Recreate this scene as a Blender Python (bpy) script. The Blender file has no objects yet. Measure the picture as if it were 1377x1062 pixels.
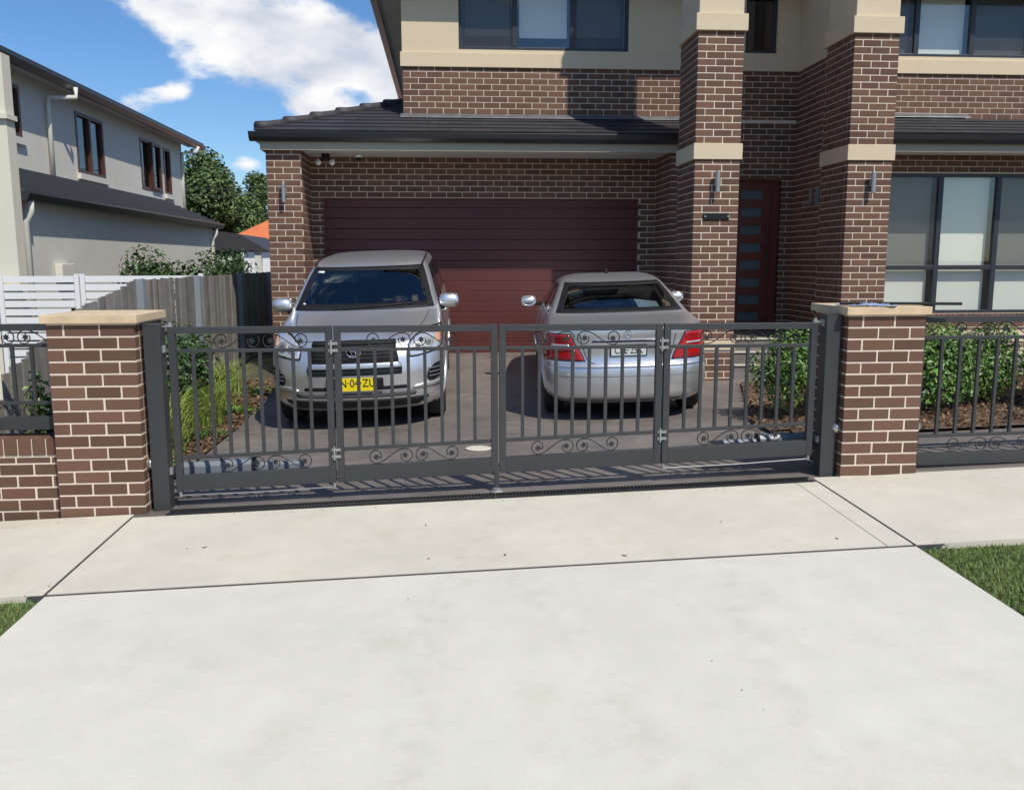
import bpy, bmesh, math, random
import numpy as np
from mathutils import Vector, Matrix, Euler
random.seed(7); rng = np.random.default_rng(7)
S = bpy.context.scene
COL = S.collection
# ------------------------------------------------------------------ camera
FPX = 1180.0; AL = math.atan(.075); TH = math.atan(179/FPX); ROLL = .002
EYE = Vector((0, 0, 1.70))
Fv = Vector((math.sin(AL)*math.cos(TH), math.cos(AL)*math.cos(TH), -math.sin(TH)))
Rv = Vector((math.cos(AL), -math.sin(AL), 0)); Uv = Rv.cross(Fv)
R2 = Rv*math.cos(ROLL) - Uv*math.sin(ROLL); U2 = Uv*math.cos(ROLL) + Rv*math.sin(ROLL)
cam = bpy.data.cameras.new('camera'); camo = bpy.data.objects.new('camera', cam); COL.objects.link(camo)
cam.sensor_width = 36; cam.sensor_fit = 'HORIZONTAL'; cam.lens = FPX/1377*36
cam.clip_start = .05; cam.clip_end = 6000
camo.matrix_world = Matrix(((R2.x, U2.x, -Fv.x, EYE.x), (R2.y, U2.y, -Fv.y, EYE.y), (R2.z, U2.z, -Fv.z, EYE.z), (0, 0, 0, 1)))
S.camera = camo
# ------------------------------------------------------------------ sky
SUN_AZ = math.radians(31); SUN_EL = math.radians(51)
sund = Vector((math.sin(SUN_AZ)*math.cos(SUN_EL), -math.cos(SUN_AZ)*math.cos(SUN_EL), math.sin(SUN_EL)))
W = bpy.data.worlds.new('World'); S.world = W; W.use_nodes = True
nt = W.node_tree; N = nt.nodes; L = nt.links; N.clear()
def wn(t, **k):
    n = N.new(t)
    for a, b in k.items(): setattr(n, a, b)
    return n
out = wn('ShaderNodeOutputWorld'); bg = wn('ShaderNodeBackground'); bg.inputs[1].default_value = .098
sky = wn('ShaderNodeTexSky', sky_type='NISHITA', sun_disc=False)
sky.sun_elevation = SUN_EL; sky.sun_rotation = math.pi - SUN_AZ; sky.altitude = 50; sky.air_density = 1.0; sky.dust_density = .4; sky.ozone_density = 1.6
tc = wn('ShaderNodeTexCoord')
mp = wn('ShaderNodeMapping'); mp.inputs['Scale'].default_value = (1, 1, 1.9); L.new(tc.outputs['Generated'], mp.inputs['Vector'])
n1 = wn('ShaderNodeTexNoise'); n1.inputs['Scale'].default_value = 4.2; n1.inputs['Detail'].default_value = 9; n1.inputs['Roughness'].default_value = .55
mp.inputs['Location'].default_value = (3.1, .6, .4)
L.new(mp.outputs[0], n1.inputs['Vector'])
def blob(px, py, r, amp):
    d = (Fv + R2*((px-688.5)/FPX) + U2*(-(py-531)/FPX)).normalized()
    vm = wn('ShaderNodeVectorMath', operation='SUBTRACT'); vm.inputs[1].default_value = d; L.new(tc.outputs['Generated'], vm.inputs[0])
    vs = wn('ShaderNodeVectorMath', operation='MULTIPLY'); vs.inputs[1].default_value = (1, 1, 1.9); L.new(vm.outputs[0], vs.inputs[0])
    ln = wn('ShaderNodeVectorMath', operation='LENGTH'); L.new(vs.outputs[0], ln.inputs[0])
    mr = wn('ShaderNodeMapRange', interpolation_type='SMOOTHSTEP'); mr.inputs[1].default_value = 0; mr.inputs[2].default_value = r; mr.inputs[3].default_value = amp; mr.inputs[4].default_value = 0
    L.new(ln.outputs['Value'], mr.inputs[0]); return mr.outputs[0]
n3 = wn('ShaderNodeTexNoise'); n3.inputs['Scale'].default_value = 17; n3.inputs['Detail'].default_value = 8; n3.inputs['Roughness'].default_value = .62; L.new(mp.outputs[0], n3.inputs['Vector'])
n3m = wn('ShaderNodeMapRange'); n3m.inputs[1].default_value = .2; n3m.inputs[2].default_value = .8; n3m.inputs[3].default_value = -.10; n3m.inputs[4].default_value = .10; L.new(n3.outputs['Fac'], n3m.inputs[0])
n3a = wn('ShaderNodeMath', operation='ADD'); L.new(n1.outputs['Fac'], n3a.inputs[0]); L.new(n3m.outputs[0], n3a.inputs[1]); acc = n3a.outputs[0]
for b in ((260, 40, .10, .15), (350, 50, .13, .16), (450, 60, .14, .18), (530, 100, .12, .18), (235, 126, .035, .22), (180, 140, .05, .2), (15, 40, .06, .2), (80, 95, .03, .14), (335, 222, .04, .26), (430, 148, .06, .2), (110, 50, .10, -.2), (300, 165, .09, -.16), (190, 85, .05, -.12)):
    ad = wn('ShaderNodeMath', operation='ADD'); L.new(acc, ad.inputs[0]); L.new(blob(*b), ad.inputs[1]); acc = ad.outputs[0]
mask = wn('ShaderNodeMapRange', interpolation_type='SMOOTHSTEP'); mask.inputs[1].default_value = .56; mask.inputs[2].default_value = .70
L.new(acc, mask.inputs[0])
n2 = wn('ShaderNodeTexNoise'); n2.inputs['Scale'].default_value = 9; n2.inputs['Detail'].default_value = 6; L.new(mp.outputs[0], n2.inputs['Vector'])
cc = wn('ShaderNodeValToRGB'); cc.color_ramp.elements[0].position = .36; cc.color_ramp.elements[0].color = (5.4, 5.9, 6.9, 1); cc.color_ramp.elements[1].position = .56; cc.color_ramp.elements[1].color = (9.0, 9.0, 9.0, 1)
L.new(n2.outputs['Fac'], cc.inputs[0])
hs = wn('ShaderNodeHueSaturation'); hs.inputs['Saturation'].default_value = 1.2; hs.inputs['Value'].default_value = 1.0; L.new(sky.outputs[0], hs.inputs['Color'])
tn = wn('ShaderNodeMixRGB', blend_type='MULTIPLY'); tn.inputs[0].default_value = 1; tn.inputs[2].default_value = (.80, .95, 1.14, 1); L.new(hs.outputs[0], tn.inputs[1])
mx = wn('ShaderNodeMixRGB'); L.new(mask.outputs[0], mx.inputs[0]); L.new(tn.outputs[0], mx.inputs[1]); L.new(cc.outputs[0], mx.inputs[2])
L.new(mx.outputs[0], bg.inputs[0]); L.new(bg.outputs[0], out.inputs[0])
sl = bpy.data.lights.new('sun', 'SUN'); sl.energy = 3.8; sl.angle = math.radians(.53); sl.color = (1, .94, .84)
so = bpy.data.objects.new('sun', sl); COL.objects.link(so); so.rotation_euler = sund.to_track_quat('Z', 'Y').to_euler(); so.location = sund*50
S.view_settings.view_transform = 'Standard'; S.view_settings.look = 'None'; S.view_settings.exposure = 0.17; S.view_settings.gamma = 1; S.view_settings.use_curve_mapping = False
S.cycles.max_bounces = 8; S.cycles.transparent_max_bounces = 16

# ------------------------------------------------------------------ materials
MATS = {}
def mat(name, col, rough=.6, metal=0., spec=.5, var=0., noise=None, bump=None, coat=0., hue=0., isl=False, alpha=None, trans=0., emit=None):
    """var: random value spread per object/island; noise: (scale, amount) colour mottling; bump: (scale, strength)"""
    m = bpy.data.materials.new(name); m.use_nodes = True; t = m.node_tree; b = t.nodes['Principled BSDF']
    b.inputs['Roughness'].default_value = rough; b.inputs['Metallic'].default_value = metal; b.inputs['Specular IOR Level'].default_value = spec
    b.inputs['Coat Weight'].default_value = coat; b.inputs['Coat Roughness'].default_value = .04
    src = None
    rgb = t.nodes.new('ShaderNodeRGB'); rgb.outputs[0].default_value = (*col, 1); src = rgb.outputs[0]
    tcn = t.nodes.new('ShaderNodeTexCoord'); geo = t.nodes.new('ShaderNodeNewGeometry')
    if var or hue:
        if isl: rnd = geo.outputs['Random Per Island']
        else: rnd = t.nodes.new('ShaderNodeObjectInfo').outputs['Random']
        h = t.nodes.new('ShaderNodeHueSaturation')
        a = t.nodes.new('ShaderNodeMapRange'); a.inputs[3].default_value = 1-var; a.inputs[4].default_value = 1+var; t.links.new(rnd, a.inputs[0]); t.links.new(a.outputs[0], h.inputs['Value'])
        if hue:
            w2 = t.nodes.new('ShaderNodeMath'); w2.operation = 'MULTIPLY'; w2.inputs[1].default_value = 7.31; t.links.new(rnd, w2.inputs[0])
            w3 = t.nodes.new('ShaderNodeMath'); w3.operation = 'FRACT'; t.links.new(w2.outputs[0], w3.inputs[0])
            a2 = t.nodes.new('ShaderNodeMapRange'); a2.inputs[3].default_value = .5-hue; a2.inputs[4].default_value = .5+hue; t.links.new(w3.outputs[0], a2.inputs[0]); t.links.new(a2.outputs[0], h.inputs['Hue'])
        t.links.new(src, h.inputs['Color']); src = h.outputs[0]
    def nz(scale, det=6):
        n = t.nodes.new('ShaderNodeTexNoise'); n.inputs['Scale'].default_value = scale; n.inputs['Detail'].default_value = det; n.inputs['Roughness'].default_value = .6
        t.links.new(geo.outputs['Position'], n.inputs['Vector']); return n
    if noise:
        for sc, am in (noise if isinstance(noise[0], tuple) else (noise,)):
            n = nz(sc); h = t.nodes.new('ShaderNodeHueSaturation'); a = t.nodes.new('ShaderNodeMapRange'); a.inputs[1].default_value = .25; a.inputs[2].default_value = .75
            a.inputs[3].default_value = 1-am; a.inputs[4].default_value = 1+am; t.links.new(n.outputs['Fac'], a.inputs[0]); t.links.new(a.outputs[0], h.inputs['Value']); t.links.new(src, h.inputs['Color']); src = h.outputs[0]
    t.links.new(src, b.inputs['Base Color'])
    if bump:
        n = nz(bump[0], 4); bp = t.nodes.new('ShaderNodeBump'); bp.inputs['Strength'].default_value = bump[1]; bp.inputs['Distance'].default_value = .004
        t.links.new(n.outputs['Fac'], bp.inputs['Height']); t.links.new(bp.outputs[0], b.inputs['Normal'])
    if trans: b.inputs['Transmission Weight'].default_value = trans
    MATS[name] = m; return m
M = MATS
for nm, isl in (('brick', False), ('brick_many', True)):
    mat(nm, (.138, .071, .044), .82, var=.24, hue=.007, noise=((60, .1), (400, .12)), bump=(300, .5), isl=isl)
mat('mortar', (.70, .59, .48), .9, noise=(40, .1), bump=(200, .3))
mat('cream', (.64, .53, .37), .85, noise=((3, .03), (60, .03)), bump=(500, .25))
mat('sandstone', (.62, .47, .30), .8, noise=((9, .16), (60, .06)), bump=(150, .3))
mat('concrete', (.635, .61, .52), .85, noise=((.8, .05), (4, .05), (110, .05)), bump=(260, .35))
mat('path_concrete', (.615, .575, .475), .85, noise=((1.1, .08), (5, .06), (110, .05)), bump=(260, .35))
mat('joint', (.05, .045, .038), .95, noise=(30, .4))
def weather(nm, arcs=()):
    """broom streaks, small dark specks and scuffed tyre arcs worked into a concrete colour"""
    t = M[nm].node_tree; b = t.nodes['Principled BSDF']; src = b.inputs['Base Color'].links[0].from_socket; geo = t.nodes.new('ShaderNodeNewGeometry')
    def node(ty, **k):
        n = t.nodes.new(ty)
        for a_, v_ in k.items(): setattr(n, a_, v_)
        return n
    def mul(src, fac, col):
        m_ = node('ShaderNodeMixRGB', blend_type='MULTIPLY'); t.links.new(fac, m_.inputs[0]); t.links.new(src, m_.inputs[1]); m_.inputs[2].default_value = (*col, 1); return m_.outputs[0]
    def rng_(v, a0, a1, b0, b1):
        r_ = node('ShaderNodeMapRange'); 
        for i_, w_ in enumerate((a0, a1, b0, b1)): r_.inputs[i_+1].default_value = w_
        t.links.new(v, r_.inputs[0]); return r_.outputs[0]
    def math_(op, a_, b_):
        q = node('ShaderNodeMath', operation=op)
        for i_, z_ in enumerate((a_, b_)):
            if isinstance(z_, (int, float)): q.inputs[i_].default_value = z_
            else: t.links.new(z_, q.inputs[i_])
        return q.outputs[0]
    mp_ = node('ShaderNodeMapping'); mp_.inputs['Scale'].default_value = (1.2, 30, 1); t.links.new(geo.outputs['Position'], mp_.inputs[0])
    n_ = node('ShaderNodeTexNoise'); n_.inputs['Scale'].default_value = 4; n_.inputs['Detail'].default_value = 5; t.links.new(mp_.outputs[0], n_.inputs['Vector'])
    src = mul(src, rng_(n_.outputs['Fac'], .4, .8, 0, .16), (.78, .76, .72))
    st = node('ShaderNodeTexNoise'); st.inputs['Scale'].default_value = 1.7; st.inputs['Detail'].default_value = 9; st.inputs['Roughness'].default_value = .7; t.links.new(geo.outputs['Position'], st.inputs['Vector'])
    src = mul(src, rng_(st.outputs['Fac'], .54, .74, 0, .42), (.82, .74, .58))
    vo = node('ShaderNodeTexVoronoi'); vo.inputs['Scale'].default_value = 7; t.links.new(geo.outputs['Position'], vo.inputs['Vector'])
    sp = rng_(vo.outputs['Distance'], .02, .045, 1, 0); rd = node('ShaderNodeSeparateColor'); t.links.new(vo.outputs['Color'], rd.inputs[0])
    src = mul(src, math_('MULTIPLY', sp, rng_(rd.outputs[0], .955, .965, 0, .6)), (.35, .31, .27))
    sx = node('ShaderNodeSeparateXYZ'); t.links.new(geo.outputs['Position'], sx.inputs[0])
    wn_ = node('ShaderNodeTexNoise'); wn_.inputs['Scale'].default_value = 9; wn_.inputs['Detail'].default_value = 6; t.links.new(geo.outputs['Position'], wn_.inputs['Vector'])
    for cx_, cy_, R_, w_, am_ in arcs:
        dx = math_('SUBTRACT', sx.outputs[0], cx_); dy = math_('SUBTRACT', sx.outputs[1], cy_); d_ = math_('SQRT', math_('ADD', math_('MULTIPLY', dx, dx), math_('MULTIPLY', dy, dy)), 0.0)
        k_ = rng_(math_('ABSOLUTE', math_('SUBTRACT', d_, R_), 0.0), w_*.3, w_, 1, 0)
        src = mul(src, math_('MULTIPLY', k_, rng_(wn_.outputs['Fac'], .42, .7, 0, am_)), (.70, .69, .67))
    t.links.new(src, b.inputs['Base Color'])
weather('concrete', ((6.2, 3.2, 6.35, .13, .34), (6.2, 3.2, 4.85, .12, .28), (-7.5, 2.0, 8.3, .14, .28)))
weather('path_concrete', ((6.2, 3.2, 6.35, .10, .3),))
mat('driveway', (.16, .14, .125), .62, noise=((1.3, .3), (7, .2), (60, .12)), bump=(120, .4))
mat('asphalt', (.05, .05, .05), .9, noise=(50, .2))
mat('earth', (.07, .06, .04), .95, noise=((2, .2), (40, .3)))
mat('lawn', (.085, .115, .035), .95, noise=((1, .2), (30, .3)))
mat('mulch', (.12, .075, .045), .95, noise=((8, .25), (90, .35)), bump=(60, 1))
mat('chip', (.19, .115, .065), .9, var=.5, hue=.02, isl=True)
mat('blade', (.15, .22, .05), .6, var=.35, hue=.02, isl=True)
mat('blade_long', (.23, .31, .06), .5, var=.45, hue=.025, isl=True)
mat('leaf', (.10, .185, .034), .45, var=.45, hue=.03, isl=True)
mat('leaf_dark', (.045, .09, .024), .5, var=.5, hue=.02, isl=True)
mat('leaf_tree', (.075, .125, .032), .55, var=.55, hue=.025, isl=True)
mat('bark', (.09, .065, .045), .9, noise=(20, .3))
mat('steel', (.042, .043, .044), .45, noise=((3, .12), (40, .06)), bump=(60, .05))
mat('iron', (.022, .022, .023), .45)
mat('inox', (.50, .48, .44), .34, metal=.9)
mat('galv', (.40, .40, .38), .5, metal=.6)
mat('opener', (.20, .225, .25), .5, metal=.2)
mat('black', (.010, .010, .011), .65, spec=.3)
mat('rubber', (.018, .018, .018), .85)
mat('drain', (.018, .018, .019), .6)
mat('tile', (.036, .034, .038), .6, var=.16, noise=(30, .1), bump=(200, .3))
mat('tile_many', (.058, .057, .060), .6, var=.12, isl=True, noise=(30, .1))
mat('gutter', (.022, .024, .028), .32)
mat('fascia', (.36, .32, .24), .5)
mat('soffit', (.56, .55, .52), .7)
mat('lead', (.16, .165, .17), .5, metal=.3, noise=((6, .3), (40, .2)))
mat('frame', (.026, .030, .036), .4)
mat('garage', (.088, .019, .015), .5, noise=((14, .12), (3, .08)), bump=(40, .2))
mat('timber_red', (.14, .034, .022), .4, noise=(18, .15))
mat('blind', (.80, .80, .74), .8)
mat('blind_dark', (.30, .30, .28), .85)
mat('room', (.02, .02, .02), .9)
mat('neighbour', (.64, .615, .54), .85, noise=((1.5, .05), (.5, .05)), bump=(300, .3))
mat('neighbour_front', (.68, .64, .52), .85, bump=(300, .3))
mat('white', (.78, .78, .76), .5)
mat('pipe', (.66, .65, .58), .4)
mat('brown_frame', (.075, .028, .017), .45)
mat('paling', (.20, .185, .165), .9, var=.3, noise=((5, .25), (60, .2)), bump=(50, .6))
mat('post_grey', (.22, .25, .27), .7)
mat('terracotta', (.62, .17, .06), .8, noise=(3, .12))
mat('wire', (.03, .06, .04), .6)
mat('paint', (.74, .74, .735), .33, metal=.82, coat=.5)
mat('paint_dark', (.11, .11, .115), .55)
mat('chrome', (.75, .75, .75), .08, metal=1)
mat('frosted', (.09, .13, .145), .35)
mat('red_lens', (.42, .008, .012), .12, coat=1)
mat('red_dark', (.16, .004, .008), .15, coat=1)
mat('clear_lens', (.72, .73, .74), .12, metal=.55, coat=1)
mat('orange_lens', (.62, .30, .16), .15, coat=1)
mat('plate_yellow', (.82, .66, .01), .45)
mat('plate_white', (.62, .64, .60), .45)
mat('ink', (.01, .01, .012), .5)
mat('seat', (.06, .062, .066), .8)
mat('dash', (.025, .025, .027), .7)
mat('paper', (.72, .74, .76), .8)
mat('rag', (.25, .30, .42), .9, noise=(60, .9))
def glass(name, tint, refl, rough=.0):
    m = bpy.data.materials.new(name); m.use_nodes = True; t = m.node_tree; t.nodes.clear()
    o = t.nodes.new('ShaderNodeOutputMaterial'); tr = t.nodes.new('ShaderNodeBsdfTransparent'); tr.inputs[0].default_value = (*tint, 1)
    gl = t.nodes.new('ShaderNodeBsdfGlossy'); gl.inputs['Roughness'].default_value = rough; gl.inputs[0].default_value = (1, 1, 1, 1)
    ge = t.nodes.new('ShaderNodeNewGeometry'); dt = t.nodes.new('ShaderNodeVectorMath'); dt.operation = 'DOT_PRODUCT'; t.links.new(ge.outputs['Incoming'], dt.inputs[0]); t.links.new(ge.outputs['Normal'], dt.inputs[1])
    def mth(op, a, b):
        q = t.nodes.new('ShaderNodeMath'); q.operation = op
        for i, z in enumerate((a, b)):
            if isinstance(z, (int, float)): q.inputs[i].default_value = z
            elif z is not None: t.links.new(z, q.inputs[i])
        return q.outputs[0]
    c5 = mth('POWER', mth('SUBTRACT', 1.0, mth('ABSOLUTE', dt.outputs['Value'], None)), 5.0)
    ma = mth('ADD', mth('MULTIPLY', c5, .9), .045+refl)
    mi = t.nodes.new('ShaderNodeMixShader'); t.links.new(ma, mi.inputs[0]); t.links.new(tr.outputs[0], mi.inputs[1]); t.links.new(gl.outputs[0], mi.inputs[2]); t.links.new(mi.outputs[0], o.inputs[0])
    MATS[name] = m
glass('pane', (.95, .965, .955), .02)
glass('car_glass', (.36, .42, .42), .07)
glass('dark_pane', (.05, .07, .08), .05, .08)
glass('screen', (.74, .74, .74), -.02, .5)
glass('neigh_pane', (.25, .27, .27), .08)

# ------------------------------------------------------------------ helpers
class MB:
    def __init__(s): s.v = []; s.f = []
    def add(s, vs, fs):
        o = len(s.v); s.v += [tuple(p) for p in vs]; s.f += [tuple(i+o for i in q) for q in fs]; return s
    def box(s, x0, x1, y0, y1, z0, z1):
        return s.add([(x0, y0, z0), (x1, y0, z0), (x1, y1, z0), (x0, y1, z0), (x0, y0, z1), (x1, y0, z1), (x1, y1, z1), (x0, y1, z1)],
                     [(0, 3, 2, 1), (4, 5, 6, 7), (0, 1, 5, 4), (1, 2, 6, 5), (2, 3, 7, 6), (3, 0, 4, 7)])
    def hexa(s, p):   # 8 points, bottom ring then top ring
        return s.add(p, [(0, 3, 2, 1), (4, 5, 6, 7), (0, 1, 5, 4), (1, 2, 6, 5), (2, 3, 7, 6), (3, 0, 4, 7)])
    def prism(s, poly, axis, a, b):   # poly 2d in the other two axes, extruded
        n = len(poly)
        def P(q, w): return {'x': (w, q[0], q[1]), 'y': (q[0], w, q[1]), 'z': (q[0], q[1], w)}[axis]
        return s.add([P(q, a) for q in poly]+[P(q, b) for q in poly], [tuple(range(n)), tuple(range(2*n-1, n-1, -1))]+[(i, i+n, (i+1) % n+n, (i+1) % n) for i in range(n)])
    def tube(s, pts, r, n=8, cap=True):
        pts = [Vector(p) for p in pts]; rings = []
        up = Vector((0, 0, 1)); o = len(s.v)
        rr = r if isinstance(r, (list, tuple)) else [r]*len(pts)
        prev = None
        for i, p in enumerate(pts):
            d = (pts[min(i+1, len(pts)-1)]-pts[max(i-1, 0)]).normalized()
            if prev is None:
                a = d.cross(up)
                if a.length < 1e-3: a = d.cross(Vector((1, 0, 0)))
            else:
                a = prev - d*prev.dot(d)
                if a.length < 1e-4: a = d.cross(up)
            a.normalize(); prev = a; b = d.cross(a)
            for k in range(n):
                t = 2*math.pi*k/n; s.v.append(tuple(p+(a*math.cos(t)+b*math.sin(t))*rr[i]))
        for i in range(len(pts)-1):
            for k in range(n):
                s.f.append((o+i*n+k, o+i*n+(k+1) % n, o+(i+1)*n+(k+1) % n, o+(i+1)*n+k))
        if cap:
            s.f.append(tuple(o+k for k in range(n))[::-1]); s.f.append(tuple(o+(len(pts)-1)*n+k for k in range(n)))
        return s
    def lathe(s, prof, n=24, axis='z', c=(0, 0, 0)):  # prof (r,h)
        o = len(s.v); m = len(prof)
        for r, h in prof:
            for k in range(n):
                t = 2*math.pi*k/n; a, b = r*math.cos(t), r*math.sin(t)
                p = {'z': (a, b, h), 'x': (h, a, b), 'y': (a, h, b)}[axis]; s.v.append((p[0]+c[0], p[1]+c[1], p[2]+c[2]))
        for i in range(m-1):
            for k in range(n): s.f.append((o+i*n+k, o+i*n+(k+1) % n, o+(i+1)*n+(k+1) % n, o+(i+1)*n+k))
        s.f.append(tuple(o+k for k in range(n))[::-1]); s.f.append(tuple(o+(m-1)*n+k for k in range(n)))
        return s
    def mesh(s, name):
        me = bpy.data.meshes.new(name); me.from_pydata(s.v, [], s.f); me.validate(); me.update(); return me
    def build(s, name, m, parent=None, smooth=False, bevel=0, kind=None):
        me = s.mesh(name)
        bm = bmesh.new(); bm.from_mesh(me); bmesh.ops.recalc_face_normals(bm, faces=bm.faces); bm.to_mesh(me); bm.free()
        return link(name, me, m, parent, smooth, bevel, kind)
def link(name, me, m, parent=None, smooth=False, bevel=0, kind=None):
    o = bpy.data.objects.new(name, me); COL.objects.link(o)
    if m is not None and len(me.materials) == 0: me.materials.append(M[m] if isinstance(m, str) else m)
    if smooth: me.polygons.foreach_set('use_smooth', [True]*len(me.polygons))
    if bevel:
        b = o.modifiers.new('bevel', 'BEVEL'); b.width = bevel; b.segments = 2; b.limit_method = 'ANGLE'
    if parent is not None: o.parent = parent
    if kind: o['kind'] = kind
    return o
def thing(name, label, cat, loc=(0, 0, 0), group=None):
    o = bpy.data.objects.new(name, None); COL.objects.link(o); o.location = loc; o.empty_display_size = .2
    o['label'] = label; o['category'] = cat
    if group: o['group'] = group
    return o
def tag(o, label, cat, group=None):
    o['label'] = label; o['category'] = cat
    if group: o['group'] = group
    return o
def struct(o): o['kind'] = 'structure'; return o
def stuff(o): o['kind'] = 'stuff'; return o

def clamp(v, a, b): return max(a, min(b, v))
def gz(x, y):
    a = .031*(clamp(x, -9, 11)+.16)
    if y < 6.15:
        z = a-.025*(6.15-max(y, -1.3))
        if y < 3.7: z -= .03*(3.7-max(y, -1.3))
        return z
    t = clamp((y-9.3)/(13.7-9.3), 0, 1); r = t*t*(1.6-.6*t)
    k = clamp((x+3.45)/.3, 0, 1)
    return a*(1-t*k)+.28*r*k
def sheet(name, xs, ys, dz, m, kind='structure', thick=0, zf=gz):
    v = [(x, y, zf(x, y)+dz) for y in ys for x in xs]; nx = len(xs); ny = len(ys)
    f = [(j*nx+i, j*nx+i+1, (j+1)*nx+i+1, (j+1)*nx+i) for j in range(ny-1) for i in range(nx-1)]
    if thick:
        o = len(v); v += [(x, y, z-thick) for x, y, z in v]
        per = [i for i in range(nx)]+[j*nx+nx-1 for j in range(1, ny)]+[(ny-1)*nx+i for i in range(nx-2, -1, -1)]+[j*nx for j in range(ny-2, 0, -1)]
        for a, b in zip(per, per[1:]+per[:1]): f.append((a, a+o, b+o, b))
    me = bpy.data.meshes.new(name); me.from_pydata(v, [], f); me.update()
    o = link(name, me, m)
    if kind: o['kind'] = kind
    return o
def lin(a, b, n): return [a+(b-a)*i/(n-1) for i in range(n)]

# ------------------------------------------------------------------ ground, paving
far = [-4000, -1200, -400, -150, -60, -30, -15] + lin(-11, 13, 25) + [18, 30, 60, 150, 400, 1200, 4000]
fary = [-4000, -1000, -300, -80, -25, -8] + lin(-2, 16, 37) + [20, 30, 60, 150, 400, 1200, 4000]
sheet('ground', far, fary, -.10, 'earth')
sheet('road', lin(-60, 60, 25), lin(-9.5, -1.35, 6), -.085, 'asphalt')
XL, XR = -2.2, 2.72
sheet('driveway_apron', lin(XL, XR, 24), lin(-1.3, 3.69, 16)+lin(3.71, 4.742, 8), 0, 'concrete', thick=.1)
sheet('footpath', lin(XL, XR-.163, 20), lin(4.770, 6.12, 8), .002, 'path_concrete', thick=.1)
sheet('footpath', lin(XR-.158, XR-.006, 3), lin(4.770, 6.12, 8), .003, 'path_concrete', thick=.1)
sheet('footpath', lin(-14, XL-.020, 20), lin(4.764, 6.2, 8), .002, 'path_concrete', thick=.1)
sheet('footpath', lin(XR+.014, 14, 24), lin(4.764, 6.24, 8), .002, 'path_concrete', thick=.1)
sheet('joint_filler', lin(-2.3, 2.9, 20), [4.735, 4.78], -.002, 'joint')
sheet('joint_filler', [XL-.03, XL+.005], lin(4.745, 6.15, 6), -.0015, 'joint')
sheet('joint_filler', [XR-.008, XR+.02], lin(4.745, 6.15, 6), -.0015, 'joint')
sheet('driveway', lin(-2.25, 11, 40), lin(6.125, 13.95, 36), -.004, 'driveway')
sheet('verge', lin(-14, XL-.02, 20), lin(-1.3, 4.75, 12), -.03, 'lawn')
sheet('verge', lin(XR+.03, 14, 20), lin(-1.3, 4.75, 12), -.03, 'lawn')
sheet('garden_bed', lin(-3.28, -2.25, 8), lin(6.62, 12.1, 24), .012, 'mulch')
me = bpy.data.meshes.new('garden_bed')
def bedx(y): return 3.02+max(0, (y-8.4))*.30
ys = lin(7.62, 11.0, 16); vv = []
for y in ys:
    for t in lin(0, 1, 14):
        x = bedx(y)+(9.5-bedx(y))*t; vv.append((x, y, gz(x, y)+.03))
me.from_pydata(vv, [], [(j*14+i, j*14+i+1, (j+1)*14+i+1, (j+1)*14+i) for j in range(15) for i in range(13)]); me.update()
struct(link('garden_bed', me, 'mulch'))
def cards(name, P, Nn, size, m, asp=1.0, parent=None, seed=1, drop=0., fold=True):
    """leaf-shaped faces at points P with normals Nn"""
    r = np.random.default_rng(seed); n = len(P)
    a = r.normal(size=(n, 3)); Nn = Nn/np.linalg.norm(Nn, axis=1, keepdims=True)
    a -= Nn*(a*Nn).sum(1, keepdims=True); a /= np.linalg.norm(a, axis=1, keepdims=True)
    if drop: a[:, 2] -= drop; a /= np.linalg.norm(a, axis=1, keepdims=True)
    b = np.cross(Nn, a); b /= np.linalg.norm(b, axis=1, keepdims=True)
    s = (size*(.6+.8*r.random(n)))[:, None]; h = s*.5*asp
    mid = P+a*s*.55+Nn*s*.1
    V = np.stack([P, mid-b*h, P+a*s, mid+b*h], 1).reshape(-1, 3)
    i = np.arange(n)*4; F = np.stack([i, i+1, i+2, i+3], 1)
    me = bpy.data.meshes.new(name); me.from_pydata(V.tolist(), [], F.tolist()); me.update()
    return link(name, me, m, parent)
def blades(name, pts, h, w, m, lean=.4, seed=1, segs=1, parent=None):
    r = np.random.default_rng(seed); v = []; f = []
    for (x, y, z) in pts:
        t = r.uniform(0, 2*math.pi); hh = h*r.uniform(.55, 1.15); le = lean*hh*r.uniform(.2, 1.2); ww = w*r.uniform(.7, 1.2)
        dx, dy = math.cos(t), math.sin(t); o = len(v)
        for k in range(segs+1):
            q = k/segs; bend = le*q*q; hz = hh*(q-.35*lean*q*q*q); wk = ww*(1-q*.97)
            v += [(x+dx*bend-dy*wk/2, y+dy*bend+dx*wk/2, z+hz), (x+dx*bend+dy*wk/2, y+dy*bend-dx*wk/2, z+hz)]
        for k in range(segs): f.append((o+2*k, o+2*k+1, o+2*k+3, o+2*k+2))
    me = bpy.data.meshes.new(name); me.from_pydata(v, [], f); me.update(); return link(name, me, m, parent)
pts = []
r = np.random.default_rng(3)
for k in range(34000):
    if k % 4: x = XR+.04+abs(r.normal())*1.0; y = r.uniform(2.2, 4.74)
    else: x = XL-.03-abs(r.normal())*.8; y = r.uniform(2.6, 4.74)
    if x > 5.5 or x < -4.6: continue
    pts.append((x, y, gz(x, y)-.03))
stuff(tag(blades('grass', pts, .042, .006, 'blade', .9, 5, 2), 'short mown grass on the verge beside the concrete apron', 'grass'))
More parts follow.
